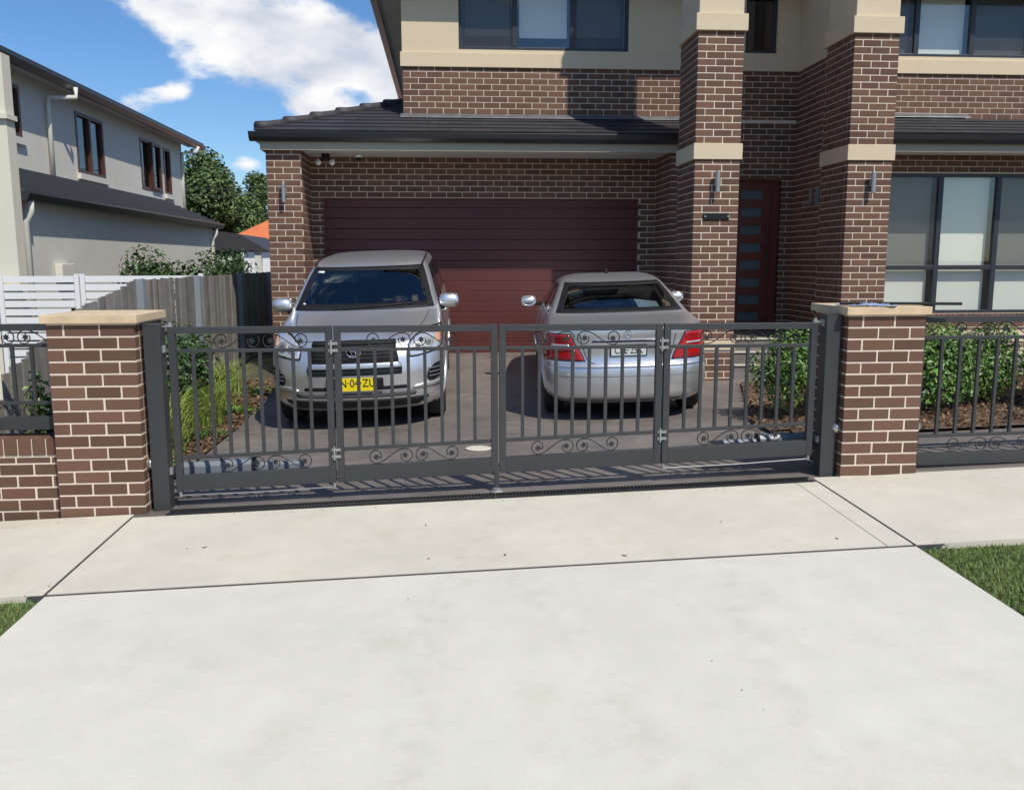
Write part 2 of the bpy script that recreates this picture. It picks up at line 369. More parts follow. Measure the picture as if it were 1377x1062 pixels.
# bark chips
def chips(n, f, seed):
    r = np.random.default_rng(seed); P = []
    while len(P) < n:
        q = f(r)
        if q: P.append(q)
    P = np.array(P); Nn = r.normal(size=(n, 3))*.45+np.array([0, 0, 1])
    return P, Nn
P, Nn = chips(5200, lambda r: (lambda x, y: (x, y, gz(x, y)+.02))(r.uniform(-3.25, -2.26), r.uniform(6.65, 12)), 1)
stuff(tag(cards('bark_chips', P, Nn, .055, 'chip', .5, seed=2), 'bark chip mulch in the bed along the paling fence', 'mulch'))
def rb(r):
    y = r.uniform(7.64, 10.9); x = r.uniform(3.0, 7.5)
    return (x, y, gz(x, y)+.038) if x > bedx(y) else None
P, Nn = chips(7000, rb, 4)
stuff(tag(cards('bark_chips', P, Nn, .055, 'chip', .5, seed=6), 'bark chip mulch under the shrubs before the wide window', 'mulch'))
r = np.random.default_rng(77); P = []
for k in range(520):
    q = r.random()*.83
    if q < .45: x = r.uniform(-4, 5); y = 6.10-abs(r.normal())*.06
    elif q < .7: x = XR+.03+abs(r.normal())*.12; y = r.uniform(3, 4.9)
    elif q < .8: x = XL-.02-abs(r.normal())*.10; y = r.uniform(3.4, 4.9)
    else: x = r.uniform(-2.1, 2.6); y = r.uniform(2.6, 6.0)
    P.append((x, y, gz(x, y)+.004))
P = np.array(P); stuff(tag(cards('grit', P, np.random.default_rng(5).normal(size=(len(P), 3))*.3+np.array([0, 0, 1]), .008, 'chip', .8, seed=8), 'fine grit and leaf crumbs scattered over the concrete', 'grit'))
# drain grate
g = thing('drain_grate', 'black slotted drain grate across the driveway below the gate', 'drain', (0, 6.19, 0))
for a, b in ((-1.98, .34), (.35, 2.7)):
    m = MB(); n = 40
    for i in range(n):
        x0 = a+(b-a)*i/n; x1 = a+(b-a)*(i+1)/n
        for y0, y1, h in ((-.055, -.043, .012),): m.hexa([(x0, y0, gz(x0, 6.2)-.02), (x1, y0, gz(x1, 6.2)-.02), (x1, y1, gz(x1, 6.2)-.02), (x0, y1, gz(x0, 6.2)-.02), (x0, y0, gz(x0, 6.2)+h), (x1, y0, gz(x1, 6.2)+h), (x1, y1, gz(x1, 6.2)+h), (x0, y1, gz(x0, 6.2)+h)])
    m.build('grate_frame', 'drain', g); q_ = m.build('grate_frame', 'drain', g); q_.location = (0, .098, 0)
m = MB()
for i in range(186):
    x = -1.97+i*.025; z = gz(x, 6.2); m.box(x, x+.011, -.042, .042, z-.01, z+.011)
stuff(m.build('grate_bars', 'drain', g))
m = MB()
for i in range(40):
    x0, x1 = -1.98+4.68*i/40, -1.98+4.68*(i+1)/40; z0, z1 = gz(x0, 6.2), gz(x1, 6.2)
    m.add([(x0, -.05, z0-.012), (x1, -.05, z1-.012), (x1, .05, z1-.012), (x0, .05, z0-.012)], [(0, 1, 2, 3)])
m.build('channel', 'black', g)

# ------------------------------------------------------------------ brickwork
BL, BH, BJ = .228, .074, .012
ZG = 4.473     # a bed joint level on the house
def spans(L0, L1, off, holes, z):
    """brick intervals along a wall between L0 and L1 for one course"""
    segs = [(L0, L1)]
    for h0, h1, a, b in holes:
        if a < z < b:
            ns = []
            for s0, s1 in segs:
                if h1 <= s0 or h0 >= s1: ns.append((s0, s1))
                else:
                    if h0 > s0+.02: ns.append((s0, h0))
                    if h1 < s1-.02: ns.append((h1, s1))
            segs = ns
    out = []
    for s0, s1 in segs:
        k = math.floor((s0-L0-off)/.24); p = L0+off+k*.24
        while p < s1:
            a = max(p, s0); b = min(p+BL, s1)
            if b-a > .025: out.append((a, b))
            p += .24
    return out
class Wall:
    """bricks of one flat face; axis 'x' runs along X facing -Y, 'l' runs along Y facing -X, 'r' runs along Y facing +X"""
    def __init__(s): s.boxes = []
    def face(s, axis, plane, a0, a1, z0, z1, holes=(), base=ZG, corner=0., depth=.09):
        k0 = math.floor((z0-base)/.086); k = k0
        while base+k*.086 < z1-.012:
            lo = max(base+k*.086+.006, z0); hi = min(base+k*.086+.006+BH, z1)
            if hi-lo > .012:
                off = .12 if k % 2 else 0.
                for a, b in spans(a0, a1, off-.24, holes, (lo+hi)/2):
                    b2 = b
                    if axis == 'x': s.boxes.append((a, b2, plane, plane+depth, lo, hi))
                    elif axis == 'l': s.boxes.append((plane, plane+depth, a, b2, lo, hi))
                    else: s.boxes.append((plane-depth, plane, a, b2, lo, hi))
            k += 1
        return s
    def joined(s, name, parent, m='brick_many'):
        b = MB()
        for q in s.boxes: b.box(*q)
        return stuff(b.build(name, m, parent))
    def singles(s, parent, cache={}):
        for (x0, x1, y0, y1, z0, z1) in s.boxes:
            key = (round(x1-x0, 3), round(y1-y0, 3), round(z1-z0, 3))
            if key not in cache:
                mb = MB(); e = .003; X, Y, Z = key[0]/2, key[1]/2, key[2]/2
                bm = bmesh.new(); bmesh.ops.create_cube(bm, size=1)
                for v in bm.verts: v.co = Vector((v.co.x*2*X, v.co.y*2*Y, v.co.z*2*Z))
                bmesh.ops.bevel(bm, geom=bm.edges[:], offset=e, segments=1, affect='EDGES')
                me = bpy.data.meshes.new('brick'); bm.to_mesh(me); bm.free(); cache[key] = me
            me = cache[key]
            o = link('brick', me, 'brick', parent); o.location = ((x0+x1)/2+random.uniform(-.0015, .0015), (y0+y1)/2+random.uniform(-.001, .001), (z0+z1)/2)

# gate pillars
def pillar(x0, y0, z0, n, label):
    p = thing('gate_pillar', label, 'pillar', (x0, y0, z0))
    w = .59; H = n*.086
    MB().box(.0035, w-.0035, .0035, w-.0035, -.15, H).build('core', 'mortar', p)
    W_ = Wall(); W_.face('x', 0, 0, w, 0, H, base=-.005); W_.face('l', 0, .1, w, 0, H, base=-.005); W_.face('r', w, .1, w, 0, H, base=-.005); 
    W_.singles(p)
    MB().box(-.026, w+.026, -.03, w+.03, H+.002, H+.060).build('cap', 'sandstone', p, bevel=.004)
    return p
pillar(-2.73, 6.22, -.09, 16, 'brick gate pillar topped by a bare sandstone cap, next to the low brick wall')
pillar(2.935, 6.22, .105, 14, 'brick gate pillar with a black stick and rag lying on its sandstone cap')
# low wall with rowlock top
p = thing('low_brick_wall', 'low brick wall with upright capping bricks under the fence panel', 'wall', (-2.735, 6.30, -.13))
n = 5; MB().box(-4.5, -.004, .0035, .22, -.1, .60).build('core', 'mortar', p)
W_ = Wall(); W_.face('x', 0, -4.5, -.002, .0, .47, base=-.005); W_.boxes = [b for b in W_.boxes if b[1] > -1.5]; W_.singles(p)
for i in range(46):
    x = -.08-i*.096
    if x > -1.5: link_ = MB().box(-.043, .043, -.006, .225, 0, .118).build('capping_brick', 'brick', p, bevel=.003); link_.location = (x+.035, 0, .487)
# black stick and rag on cap
zc = .105+14*.086+.064
stk = MB().tube([(2.90, 6.30, zc+.020), (3.80, 6.24, zc+.014)], .011, 8).build('stick', 'black'); tag(stk, 'thin black stick lying across the pillar cap and overhanging it', 'stick')
m = MB(); nx, ny = 18, 12; r = np.random.default_rng(9); hh = r.random((ny, nx))
for j in range(ny):
    for i in range(nx):
        u, v = i/(nx-1), j/(ny-1); e = .05*math.sin(5*u+3*v)+.03*math.sin(9*v)
        m.v.append((2.93+u*.34+.04*math.sin(7*v), 6.20+v*.2+e*.5, zc+.004+.022*hh[j, i]*(.3+math.sin(math.pi*u)*math.sin(math.pi*v))))
for j in range(ny-1):
    for i in range(nx-1): m.f.append((j*nx+i, j*nx+i+1, (j+1)*nx+i+1, (j+1)*nx+i))
rg = m.build('rag', 'rag'); sd = rg.modifiers.new('s', 'SOLIDIFY'); sd.thickness = .003
tag(rg, 'crumpled blue and grey rag lying on the pillar cap', 'rag')

# ------------------------------------------------------------------ wrought iron scrolls, gate
def scroll_paths(hw=.275, r=.049):
    """one half: outer curl, S sweep, inner curl; returned in local x,z with centre at 0"""
    P = []
    c1 = (-hw, 0); c2 = (-.062, 0)
    for k in range(19):   # outer curl
        t = math.radians(-30+300*k/18); rr = r*(.62+.38*min(1, k/8)); P.append((c1[0]+rr*math.cos(t), c1[1]+rr*math.sin(t)))
    a = P[-1]; b = (c2[0]-.012, r*1.02)
    for k in range(1, 12):
        t = k/12; h = t*t*(3-2*t); P.append((a[0]+(b[0]-a[0])*t, a[1]+(b[1]-a[1])*h))
    for k in range(19):
        t = math.radians(100-300*k/18); rr = r*(1-.35*max(0, (k-9)/9)); P.append((c2[0]+rr*math.cos(t), c2[1]+rr*math.sin(t)))
    return P
SC = scroll_paths()
def ivy(c, sgn, rot):
    pts = [(0, -.03), (.012, -.012), (.03, -.012), (.018, .004), (.024, .024), (.008, .014), (0, .032), (-.010, .014), (-.026, .020), (-.018, .002), (-.03, -.014), (-.010, -.012)]
    ca, sa = math.cos(rot), math.sin(rot)
    return [(c[0]+sgn*(x*ca-z*sa)*.8, c[1]+(x*sa+z*ca)*.8) for x, z in pts]
def scrolls(parent, cx, cz, slope, sc=1.0):
    for s in (-1, 1):
        m = MB(); m.tube([(cx-s*x*sc*-1 if False else cx+s*x*sc, 0, cz+z*sc+slope*s*x*sc) for x, z in SC], .0042, 6); m.build('scroll', 'iron', parent, smooth=True)
        for c, rot in (((-.275, -.005), .3), ((-.066, 0), -.9)):
            q = ivy(c, 1, rot)
            mm = MB(); mm.prism([(cx+s*x*sc, cz+z*sc+slope*s*x*sc) for x, z in q], 'y', -.005, .004); mm.build('leaf_ornament', 'iron', parent)
def bar(m, x0, z0, x1, z1, w, d0, d1):   # sloped horizontal bar, z given at its bottom, w height
    m.hexa([(x0, d0, z0), (x1, d0, z1), (x1, d1, z1), (x0, d1, z0), (x0, d0, z0+w), (x1, d0, z1+w), (x1, d1, z1+w), (x0, d1, z0+w)])
GS = .0388
def gb(x): return .060+GS*(x+1.97)       # gate bottom
def panel_parts(parent, xa, xb, top, rail2, b0, slope, npick, stile, bot_h, r3gap, sc_at=None, both=True, pw=.024, r3=None):
    """builds stiles, rails, pickets and scrolls of one framed panel into parent (local coords)"""
    Z = lambda x: b0+slope*(x-xa)
    for x in (xa, xb-stile):
        MB().hexa([(x, -.025, Z(x)), (x+stile, -.025, Z(x+stile)), (x+stile, .025, Z(x+stile)), (x, .025, Z(x)), (x, -.025, top), (x+stile, -.025, top), (x+stile, .025, top), (x, .025, top)]).build('stile', 'steel', parent, bevel=.003)
    i0, i1 = xa+stile, xb-stile
    m = MB(); m.box(i0, i1, -.024, .024, top-.048, top-.001); m.build('top_rail', 'steel', parent, bevel=.002)
    m = MB(); m.box(i0, i1, -.0125, .0125, rail2-.025, rail2); m.build('middle_rail', 'steel', parent, bevel=.002)
    m = MB(); bar(m, i0, Z(i0)+.001, i1, Z(i1)+.001, bot_h, -.024, .024); m.build('bottom_rail', 'steel', parent, bevel=.002)
    zr = bot_h+r3gap
    m = MB(); bar(m, i0, Z(i0)+zr, i1, Z(i1)+zr, .025, -.0125, .0125); m.build('middle_rail', 'steel', parent, bevel=.002)
    for k in range(npick):
        x = i0+(i1-i0)*(k+1)/(npick+1)
        MB().hexa([(x-pw/2, -pw/2, Z(x)+zr+.02), (x+pw/2, -pw/2, Z(x)+zr+.02), (x+pw/2, pw/2, Z(x)+zr+.02), (x-pw/2, pw/2, Z(x)+zr+.02)]+[(x-pw/2, -pw/2, rail2-.02), (x+pw/2, -pw/2, rail2-.02), (x+pw/2, pw/2, rail2-.02), (x-pw/2, pw/2, rail2-.02)]).build('picket', 'steel', parent, bevel=.003)
    for c in (sc_at or [(xa+xb)/2]):
        scrolls(parent, c, (top-.048+rail2)/2, 0)
        scrolls(parent, c, Z(c)+bot_h+r3gap/2, slope)
GY = 6.36
seams = [-1.965, -.81, .377, 1.595, 2.765]
labels = ['folding dark grey steel gate half with scrolls in front of the silver SUV', 'folding dark grey steel gate half with scrolls in front of the silver sedan']
for gi in range(2):
    gt = thing('folding_gate', labels[gi], 'gate', (seams[gi*2], GY, gb(seams[gi*2])), 'halves of the driveway gate')
    for li in range(2):
        k = gi*2+li; xa, xb = seams[k]+.006, seams[k+1]-.006
        lf = bpy.data.objects.new('gate_leaf', None); COL.objects.link(lf); lf.parent = gt; lf.location = (-seams[gi*2], 0, -gb(seams[gi*2]))
        off = .07 if k in (0,) else (-.03 if k == 1 else (-.04 if k == 2 else .02))
        panel_parts(lf, xa, xb, 1.25, 1.092, gb(xa), GS, 8, .048, .115, .115, [(xa+xb)/2+off])
    # hinges between the leaves of this half
    xs = seams[gi*2+1]
    for z in (1.10, gb(xs)+.22):
        m = MB(); m.tube([(xs-.012, -.034, z-.05), (xs-.012, -.034, z+.05)], .008, 10); m.box(xs-.03, xs+.035, -.031, -.026, z-.035, z-.015); m.box(xs-.03, xs+.035, -.031, -.026, z+.015, z+.035)
        for dz in (-.025, .025): m.tube([(xs+.024, -.03, z+dz), (xs+.024, -.042, z+dz)], .008, 8)
        h = m.build('hinge', 'galv', gt); h.location = (-seams[gi*2], 0, -gb(seams[gi*2]))
    # pivot brackets at the post and guide rod under the gate
    xp = seams[0] if gi == 0 else seams[4]; s = 1 if gi == 0 else -1
    m = MB(); m.lathe([(.022, 0), (.022, .012), (.012, .014), (.012, .03)], 12, 'z', (xp+s*.02, 0, 1.2515)); m.box(min(xp-s*.055, xp+s*.03), max(xp-s*.055, xp+s*.03), -.02, .02, 1.2515, 1.259)
    h = m.build('pivot', 'galv', gt); h.location = (-seams[gi*2], 0, -gb(seams[gi*2]))
    xm = seams[1] if gi == 0 else seams[3]
    m = MB(); za, zb = gb(xp)-.03, gb(xm)-.035; m.tube([(xp+s*.03, -.01, za), ((xp+xm)/2, -.012, (za+zb)/2-.006), (xm-s*.02, -.012, zb)], .0045, 8)
    m.tube([(xp+s*.03, -.01, za-.01), (xp+s*.03, -.01, za+.03)], .012, 8); m.tube([(xm-s*.02, -.012, zb-.008), (xm-s*.02, -.012, zb+.034)], .012, 8)
    h = m.build('guide_rod', 'galv', gt); h.location = (-seams[gi*2], 0, -gb(seams[gi*2]))
# gate posts
for x0, x1, zt, lab in ((-2.108, -1.992, 1.268, 'dark steel gate post beside the bare sandstone-capped pillar'), (2.80, 2.914, 1.30, 'dark steel gate post beside the pillar with the stick')):
    p = thing('gate_post', lab, 'post', ((x0+x1)/2, GY-.02, gz((x0+x1)/2, 6.3)))
    zb = gz((x0+x1)/2, 6.3); w = (x1-x0)/2
    MB().box(-w, w, -.06, .06, -.1, zt-zb).build('shaft', 'steel', p, bevel=.004)
    MB().box(-w-.002, w+.002, -.062, .062, zt-zb, zt-zb+.006).build('cap', 'steel', p)
    for z in (.25, 1.13):
        m = MB(); s = 1 if x0 < 0 else -1
        m.box(*sorted((s*w, s*(w+.016))), -.02, .02, z, z+.05); m.build('hinge_lug', 'galv', p)
# side fence panels
p = thing('steel_fence', 'dark steel fence panel standing on the low brick wall', 'fence', (-2.745, 6.42, .49))
panel_parts(p, -2.2, -.004, .785, .645, .03, 0, 15, .045, .095, .085, [-.28, -.92])
p2 = thing('steel_fence', 'dark steel fence panel before the shrubs beside the pillar with the stick', 'fence', (3.545, 6.36, .14))
panel_parts(p2, .0, 2.6, 1.15, 1.0, .005, .012, 16, .05, .09, .125, [.62, 1.55])
# kerb strip under the fence
m = MB(); m.hexa([(3.53, 6.27, -.1), (9.5, 6.27, -.1), (9.5, 6.47, -.1), (3.53, 6.47, -.1), (3.53, 6.27, .118), (9.5, 6.27, .31), (9.5, 6.47, .31), (3.53, 6.47, .118)])
struct(m.build('kerb', 'driveway', None, bevel=.006))
# steel knobs (photocell domes) on the pillars
for x, y, z, s, lab in ((-2.14, 6.33, .275, 1, 'stainless dome sensor on the bare-capped pillar'), (2.935, 6.30, .46, -1, 'stainless dome sensor on the stick pillar facing the gate'), (3.525, 6.30, .46, 1, 'stainless dome sensor on the stick pillar facing the shrub fence')):
    o = thing('dome_sensor', lab, 'sensor', (x, y, z), 'stainless dome sensors')
    MB().lathe([(.045*math.cos(a), s*(.012+.045*math.sin(a))) for a in lin(0, 1.5, 8)], 16, 'x').build('dome', 'inox', o, smooth=True)
    MB().lathe([(.047, 0), (.047, s*.012)], 16, 'x').build('base', 'inox', o)
# gate openers
def opener(x0, x1, y, z, lab, s):
    o = thing('gate_opener', lab, 'gate opener', (x0, y, z), 'gate openers behind the gate'); Ln = abs(x1-x0); o.rotation_euler = (0, -.031 if s > 0 else -.031, 0)
    def X(a, b): return sorted((s*a, s*b))
    MB().prism([(-.05, 0), (.05, 0), (.05, .07), (.03, .10), (-.03, .10), (-.05, .07)], 'x', *X(.04, Ln*.62)).build('housing', 'opener', o, bevel=.006)
    MB().prism([(-.035, .012), (.035, .012), (.035, .055), (.02, .07), (-.02, .07), (-.035, .055)], 'x', *X(Ln*.62+.001, Ln)).build('arm', 'opener', o, bevel=.004)
    MB().prism([(-.054, -.004), (.054, -.004), (.054, .074), (.033, .105), (-.033, .105), (-.054, .074)], 'x', *X(Ln*.6, Ln*.62)).build('collar', 'black', o)
    MB().tube([(s*.16, 0, .098), (s*.18, 0, .122), (s*.33, 0, .122), (s*.35, 0, .098)], .008, 8).build('handle', 'black', o, smooth=True)
    MB().box(*X(-.04, .039), -.2, .03, .02, .06).build('bracket', 'steel', o)
opener(-2.03, -1.08, 6.58, .125, 'grey gate opener arm behind the gate by the mulch bed', 1)
opener(2.86, 2.14, 6.58, .275, 'grey gate opener arm behind the gate by the leafy shrubs', -1)
# drop bolt and stop
o = thing('gate_stop', 'steel drop bolt foot standing on the drain at the gate centre', 'gate stop', (.36, 6.30, gz(.36, 6.3)))
MB().box(-.017, .017, .02, .05, .02, .16).build('bolt', 'steel', o, bevel=.003)
MB().lathe([(.05, 0), (.05, .008), (.03, .02), (.03, .03)], 14).build('foot', 'galv', o)
o = MB().lathe([(.12, 0), (.12, .006), (.105, .012)], 24).build('utility_cover', 'path_concrete'); o.location = (.28, 7.86, gz(.28, 7.86)-.002); o.scale = (1, .8, 1)
tag(o, 'pale round cover set in the dark driveway', 'cover')
# fallen leaves on concrete
for i, (x, y) in enumerate(((-.12, 4.98), (.33, 4.97), (1.02, 4.85), (1.75, 5.35), (2.33, 4.93), (-1.52, 5.4), (-.15, 5.6))):
    m = MB(); a = i*1.3; s = .012+.004*(i % 3)
    m.add([(-s, 0, .004), (0, -s*.5, .001), (s, 0, .006), (0, s*.5, .002)], [(0, 1, 2), (0, 2, 3)])
    o = m.build('fallen_leaf', 'chip'); o.location = (x, y, gz(x, y)+.004); o.rotation_euler = (0, 0, a)
    tag(o, 'small dry brown leaf lying on the pale concrete', 'leaf', 'fallen leaves on the concrete')

# ------------------------------------------------------------------ house
H = thing('brick_house', 'two storey brown brick house with cream render, dark tiled roof and red garage door', 'house', (0, 12.8, .2))
def hp(o):   # parent keeping world coordinates (house empty has no rotation)
    o.parent = H; o.location = o.location - Vector((0, 12.8, .2)); return o
def part(mb, name, m, bevel=0, smooth=False): return hp(mb.build(name, m, None, smooth, bevel))
def grid_wall(mb, axis, plane, depth, a0, a1, z0, z1, holes):
    xs = sorted({a0, a1, *[h[0] for h in holes], *[h[1] for h in holes]}); zs = sorted({z0, z1, *[h[2] for h in holes], *[h[3] for h in holes]})
    xs = [x for x in xs if a0 <= x <= a1]; zs = [z for z in zs if z0 <= z <= z1]
    for i in range(len(xs)-1):
        for j in range(len(zs)-1):
            cx, cz = (xs[i]+xs[i+1])/2, (zs[j]+zs[j+1])/2
            if any(h[0] < cx < h[1] and h[2] < cz < h[3] for h in holes): continue
            if axis == 'x': mb.box(xs[i], xs[i+1], plane, plane+depth, zs[j], zs[j+1])
            else: mb.box(plane, plane+depth, xs[i], xs[i+1], zs[j], zs[j+1])
YU, YL, YP, YC, YW = 13.55, 13.75, 12.8, 11.3, 13.0
e = .0035
CB = 4.535
# holes
HG = (-1.84, 3.03, 0, 2.665)          # garage
HD = (4.52, 5.2, 0, 2.965)            # front door
HW1 = (.24, 2.77, 4.79, 6.2)
HWM = (4.55, 5.04, 4.80, 6.2)
HW2 = (6.2, 10.2, 4.79, 6.2)
HWL = (6.25, 9.6, .90, 3.0)
# wall cores (mortar)
m = MB(); grid_wall(m, 'x', YU+e, .2, -.58, 5.5, 3.3, CB, ()); grid_wall(m, 'x', YU+e, .2, 3.6, 5.5, .3, 3.3, (HD,)); grid_wall(m, 'x', YU+e, .2, 5.5, 10.5, 3.3, CB, ())
grid_wall(m, 'x', YL+e, .12, -2.1, 3.4, .15, 3.25, (HG,))
m.box(-2.47+.004, -2.0-e, YP+e, 13.98, .1, 3.25); m.box(3.27+e, 3.7, YP+e, 13.9, .1, 3.25)
m.box(5.39+e, 5.75, 12.1, YU+.05, .3, CB)
grid_wall(m, 'x', YW+e, .2, 5.5, 10.5, .1, 3.25, (HWL,))
m.box(-2.46, -2.35, 13.98, 24, -.1, 3.3); m.box(-.575, -.4, YU+.2, 24, 3.3, CB)
part(m, 'wall', 'mortar')
Wl = Wall()
Wl.face('x', YU, -.59, 5.39, 3.83, CB); Wl.face('x', YU, 3.5, 5.39, .5, 3.8, (HD,)); Wl.face('x', YU, 5.6, 10.5, 3.8, CB)
Wl.face('x', YL, -2.0, 3.27, .2, 3.26, (HG,))
Wl.face('x', YP, -2.475, -2.0, .1, 3.26); Wl.face('r', -2.0, YP+.1, YL, .1, 3.26)
Wl.face('x', YP, 3.27, 3.75, .1, 3.26); Wl.face('l', 3.27, YP+.1, YL, .1, 3.26)
Wl.face('l', 5.39, 12.12, YU, .5, CB)
Wl.face('x', YW, 5.6, 10.5, 2.995, 3.26); Wl.face('x', YW, 5.6, 10.5, .1, .90-.12, (HWL,)); Wl.face('x', YW, 5.6, 6.25, .8, 3.0); Wl.face('x', YW, 9.6, 10.5, .8, 3.0)
hp(Wl.joined('brickwork', None))
m = MB()
for i in range(44):
    x = 5.8+i*.086
    m.box(x, x+.076, YW-.015, YW+.14, .785, .897)
stuff(part(m, 'sill_bricks', 'brick_many'))
# columns with single bricks
for cx0 in (3.19, 5.21):
    c = part(MB().box(cx0+e, cx0+.59-e, YC+e, YC+.83-e, .1, 4.6), 'column', 'mortar')
    c.location = Vector((0, 0, 0)) - Vector((0, 12.8, .2))
    Wf = Wall().face('x', YC, cx0, cx0+.59, .12, CB+.01); Wf.boxes = [b for b in Wf.boxes if not (.50 < b[4] < .60 or 2.94 < b[4] < 3.15)]
    Wf.singles(c)
    Ws = Wall().face('l', cx0, YC+.1, YC+.83, .12, CB+.01).face('r', cx0+.59, YC+.1, YC+.83, .12, CB+.01); Ws.joined('side_bricks', c)
    for z0, z1, pr, nm in ((2.985, 3.183, .022, 'band'), (.545, .665, .018, 'band'), (CB+.012, 4.75, .035, 'band')):
        MB().box(cx0-pr, cx0+.59+pr, YC-pr, YC+.83+pr, z0, z1).build(nm, 'cream', c, bevel=.004)
    MB().box(cx0+.01, cx0+.58, YC+.01, YC+.82, 4.751, 7.8).build('render_shaft', 'cream', c, bevel=.004)  # carried up out of view to cast an upright shadow edge on the wall
# cream render walls upstairs
m = MB(); grid_wall(m, 'x', YU-.002, .2, -.592, 10.5, CB+.2, 6.0, (HW1, HWM, HW2)); m.box(-.59, -.42, YU+.2, 24, CB, 6.0); part(m, 'upper_wall', 'cream')
for x0, x1 in ((-.62, 5.40), (5.40, 10.5)): part(MB().box(x0+.001, x1-.001, YU-.032, YU+.1, CB, CB+.205), 'render_band', 'cream', bevel=.004)
part(MB().box(5.39, 5.5, 12.1, YU-.034, CB+.001, 6.3), 'upper_wall', 'cream')
part(MB().box(5.5, 10.5, YW-.012, YW+.05, .46, .64), 'render_band', 'cream', bevel=.004)
part(MB().box(5.5, 10.5, YW-.02, YW+.05, .25, .36), 'render_band', 'cream', bevel=.004)
# upper eaves
m = MB(); m.box(-1.0, 10.9, 13.31, YU-.002, 5.72, 5.76); m.box(-1.0, -.593, YU-.002, 24, 5.72, 5.76); part(m, 'soffit', 'soffit')
m = MB(); m.prism([(13.19, 5.68), (13.30, 5.66), (13.30, 5.80), (13.19, 5.80)], 'x', -1.1, 10.9); m.prism([(-1.10, 5.68), (-.99, 5.66), (-.99, 5.80), (-1.10, 5.80)], 'y', 13.301, 24); part(m, 'upper_gutter', 'gutter')
m = MB(); m.add([(-1.1, 13.21, 5.80), (11, 13.21, 5.80), (11, 18, 7.6), (3, 18, 7.6), (-1.1, 24, 5.80), (3, 24, 7.6)], [(0, 1, 2, 3), (0, 3, 5, 4)]); part(m, 'upper_roof', 'tile')
# unseen portico roof over columns, set high so the shadow edge falls upright
part(MB().box(3.15, 5.84, 11.2, 13.0, 7.801, 8.0), 'portico_roof', 'cream')
# windows
def window(x0, x1, y, z0, z1, mulls, trans, blinds, screens=(), tr_z=None):
    w = bpy.data.objects.new('window', None); COL.objects.link(w); w.parent = H; w.location = Vector((0, y, 0))-Vector((0, 12.8, .2))
    f = MB(); fw = .05
    f.box(x0, x1, 0, .07, z0, z0+fw); f.box(x0, x1, 0, .07, z1-fw, z1); f.box(x0, x0+fw, 0, .07, z0+fw, z1-fw); f.box(x1-fw, x1, 0, .07, z0+fw, z1-fw)
    for a in mulls: f.box(a-.038, a+.038, -.004, .07, z0+fw, z1-fw)
    ed = [x0+.02]+list(mulls)+[x1-.02]
    if tr_z:
        for a, b in zip(ed, ed[1:]): f.box(a+.038, b-.038, .0, .07, tr_z-.035, tr_z+.035)
    f.build('frame', 'frame', w, bevel=.004)
    for i, (a, b) in enumerate(zip(ed, ed[1:])):
        MB().box(a+.03, b-.03, .03, .036, z0+fw, z1-fw).build('pane', 'pane', w)
        bl = blinds[i]
        if bl: MB().box(a+.075 if bl[0] < 9 else a, b-.075 if bl[0] < 9 else b, .13, .134, bl[1], z1-.02).build('blind', bl[2], w)
        if screens and screens[i]: MB().box(a+.045, b-.045, .018, .020, screens[i], z1-fw).build('flyscreen', 'screen', w)
    rm = MB(); rm.add([(x0-.1, .2, z0-.1), (x1+.1, .2, z0-.1), (x1+.1, 1.6, z0-.1), (x0-.1, 1.6, z0-.1), (x0-.1, .2, z1+.1), (x1+.1, .2, z1+.1), (x1+.1, 1.6, z1+.1), (x0-.1, 1.6, z1+.1)], [(0, 1, 2, 3), (4, 7, 6, 5), (3, 2, 6, 7), (1, 5, 6, 2), (0, 3, 7, 4)])
    rm.build('room', 'room', w)
    return w
window(.24, 2.77, YU+.03, 4.79, 6.2, (1.07, 1.935), None, [(1, 5.02, 'blind_dark'), (1, 5.0, 'blind'), (1, 5.02, 'blind_dark')], (4.84, 0, 4.84))
window(4.55, 5.04, YU+.04, 4.80, 6.2, (), None, [None])
window(6.2, 10.2, YU+.03, 4.79, 6.2, (7.235, 8.12, 9.1), None, [(1, 4.8, 'blind_dark'), (1, 4.8, 'blind'), (1, 4.8, 'blind_dark'), None], (4.84, 0, 4.84, 0))
window(6.25, 9.6, YW+.05, .90, 3.0, (7.488, 8.408, 9.3), 1.6, [(1, .92, 'blind'), (1, .92, 'blind'), (1, .92, 'blind'), None], (1.64, 0, 1.64, 0), tr_z=1.6)
# garage door
gd = bpy.data.objects.new('garage_door', None); COL.objects.link(gd); gd.parent = H; gd.location = Vector((0, 13.86, .27))-Vector((0, 12.8, .2))
for i in range(15):
    m = MB(); z0 = i*.161; m.prism([(.03, z0+.0005), (0.004, z0+.002), (0, z0+.008), (0, z0+.155), (.005, z0+.1605), (.03, z0+.1605)], 'x', -1.86, 3.05); m.build('panel', 'garage', gd)
part(MB().box(-1.9, 3.1, 13.90, 13.94, .2, 2.8), 'garage_lining', 'room')
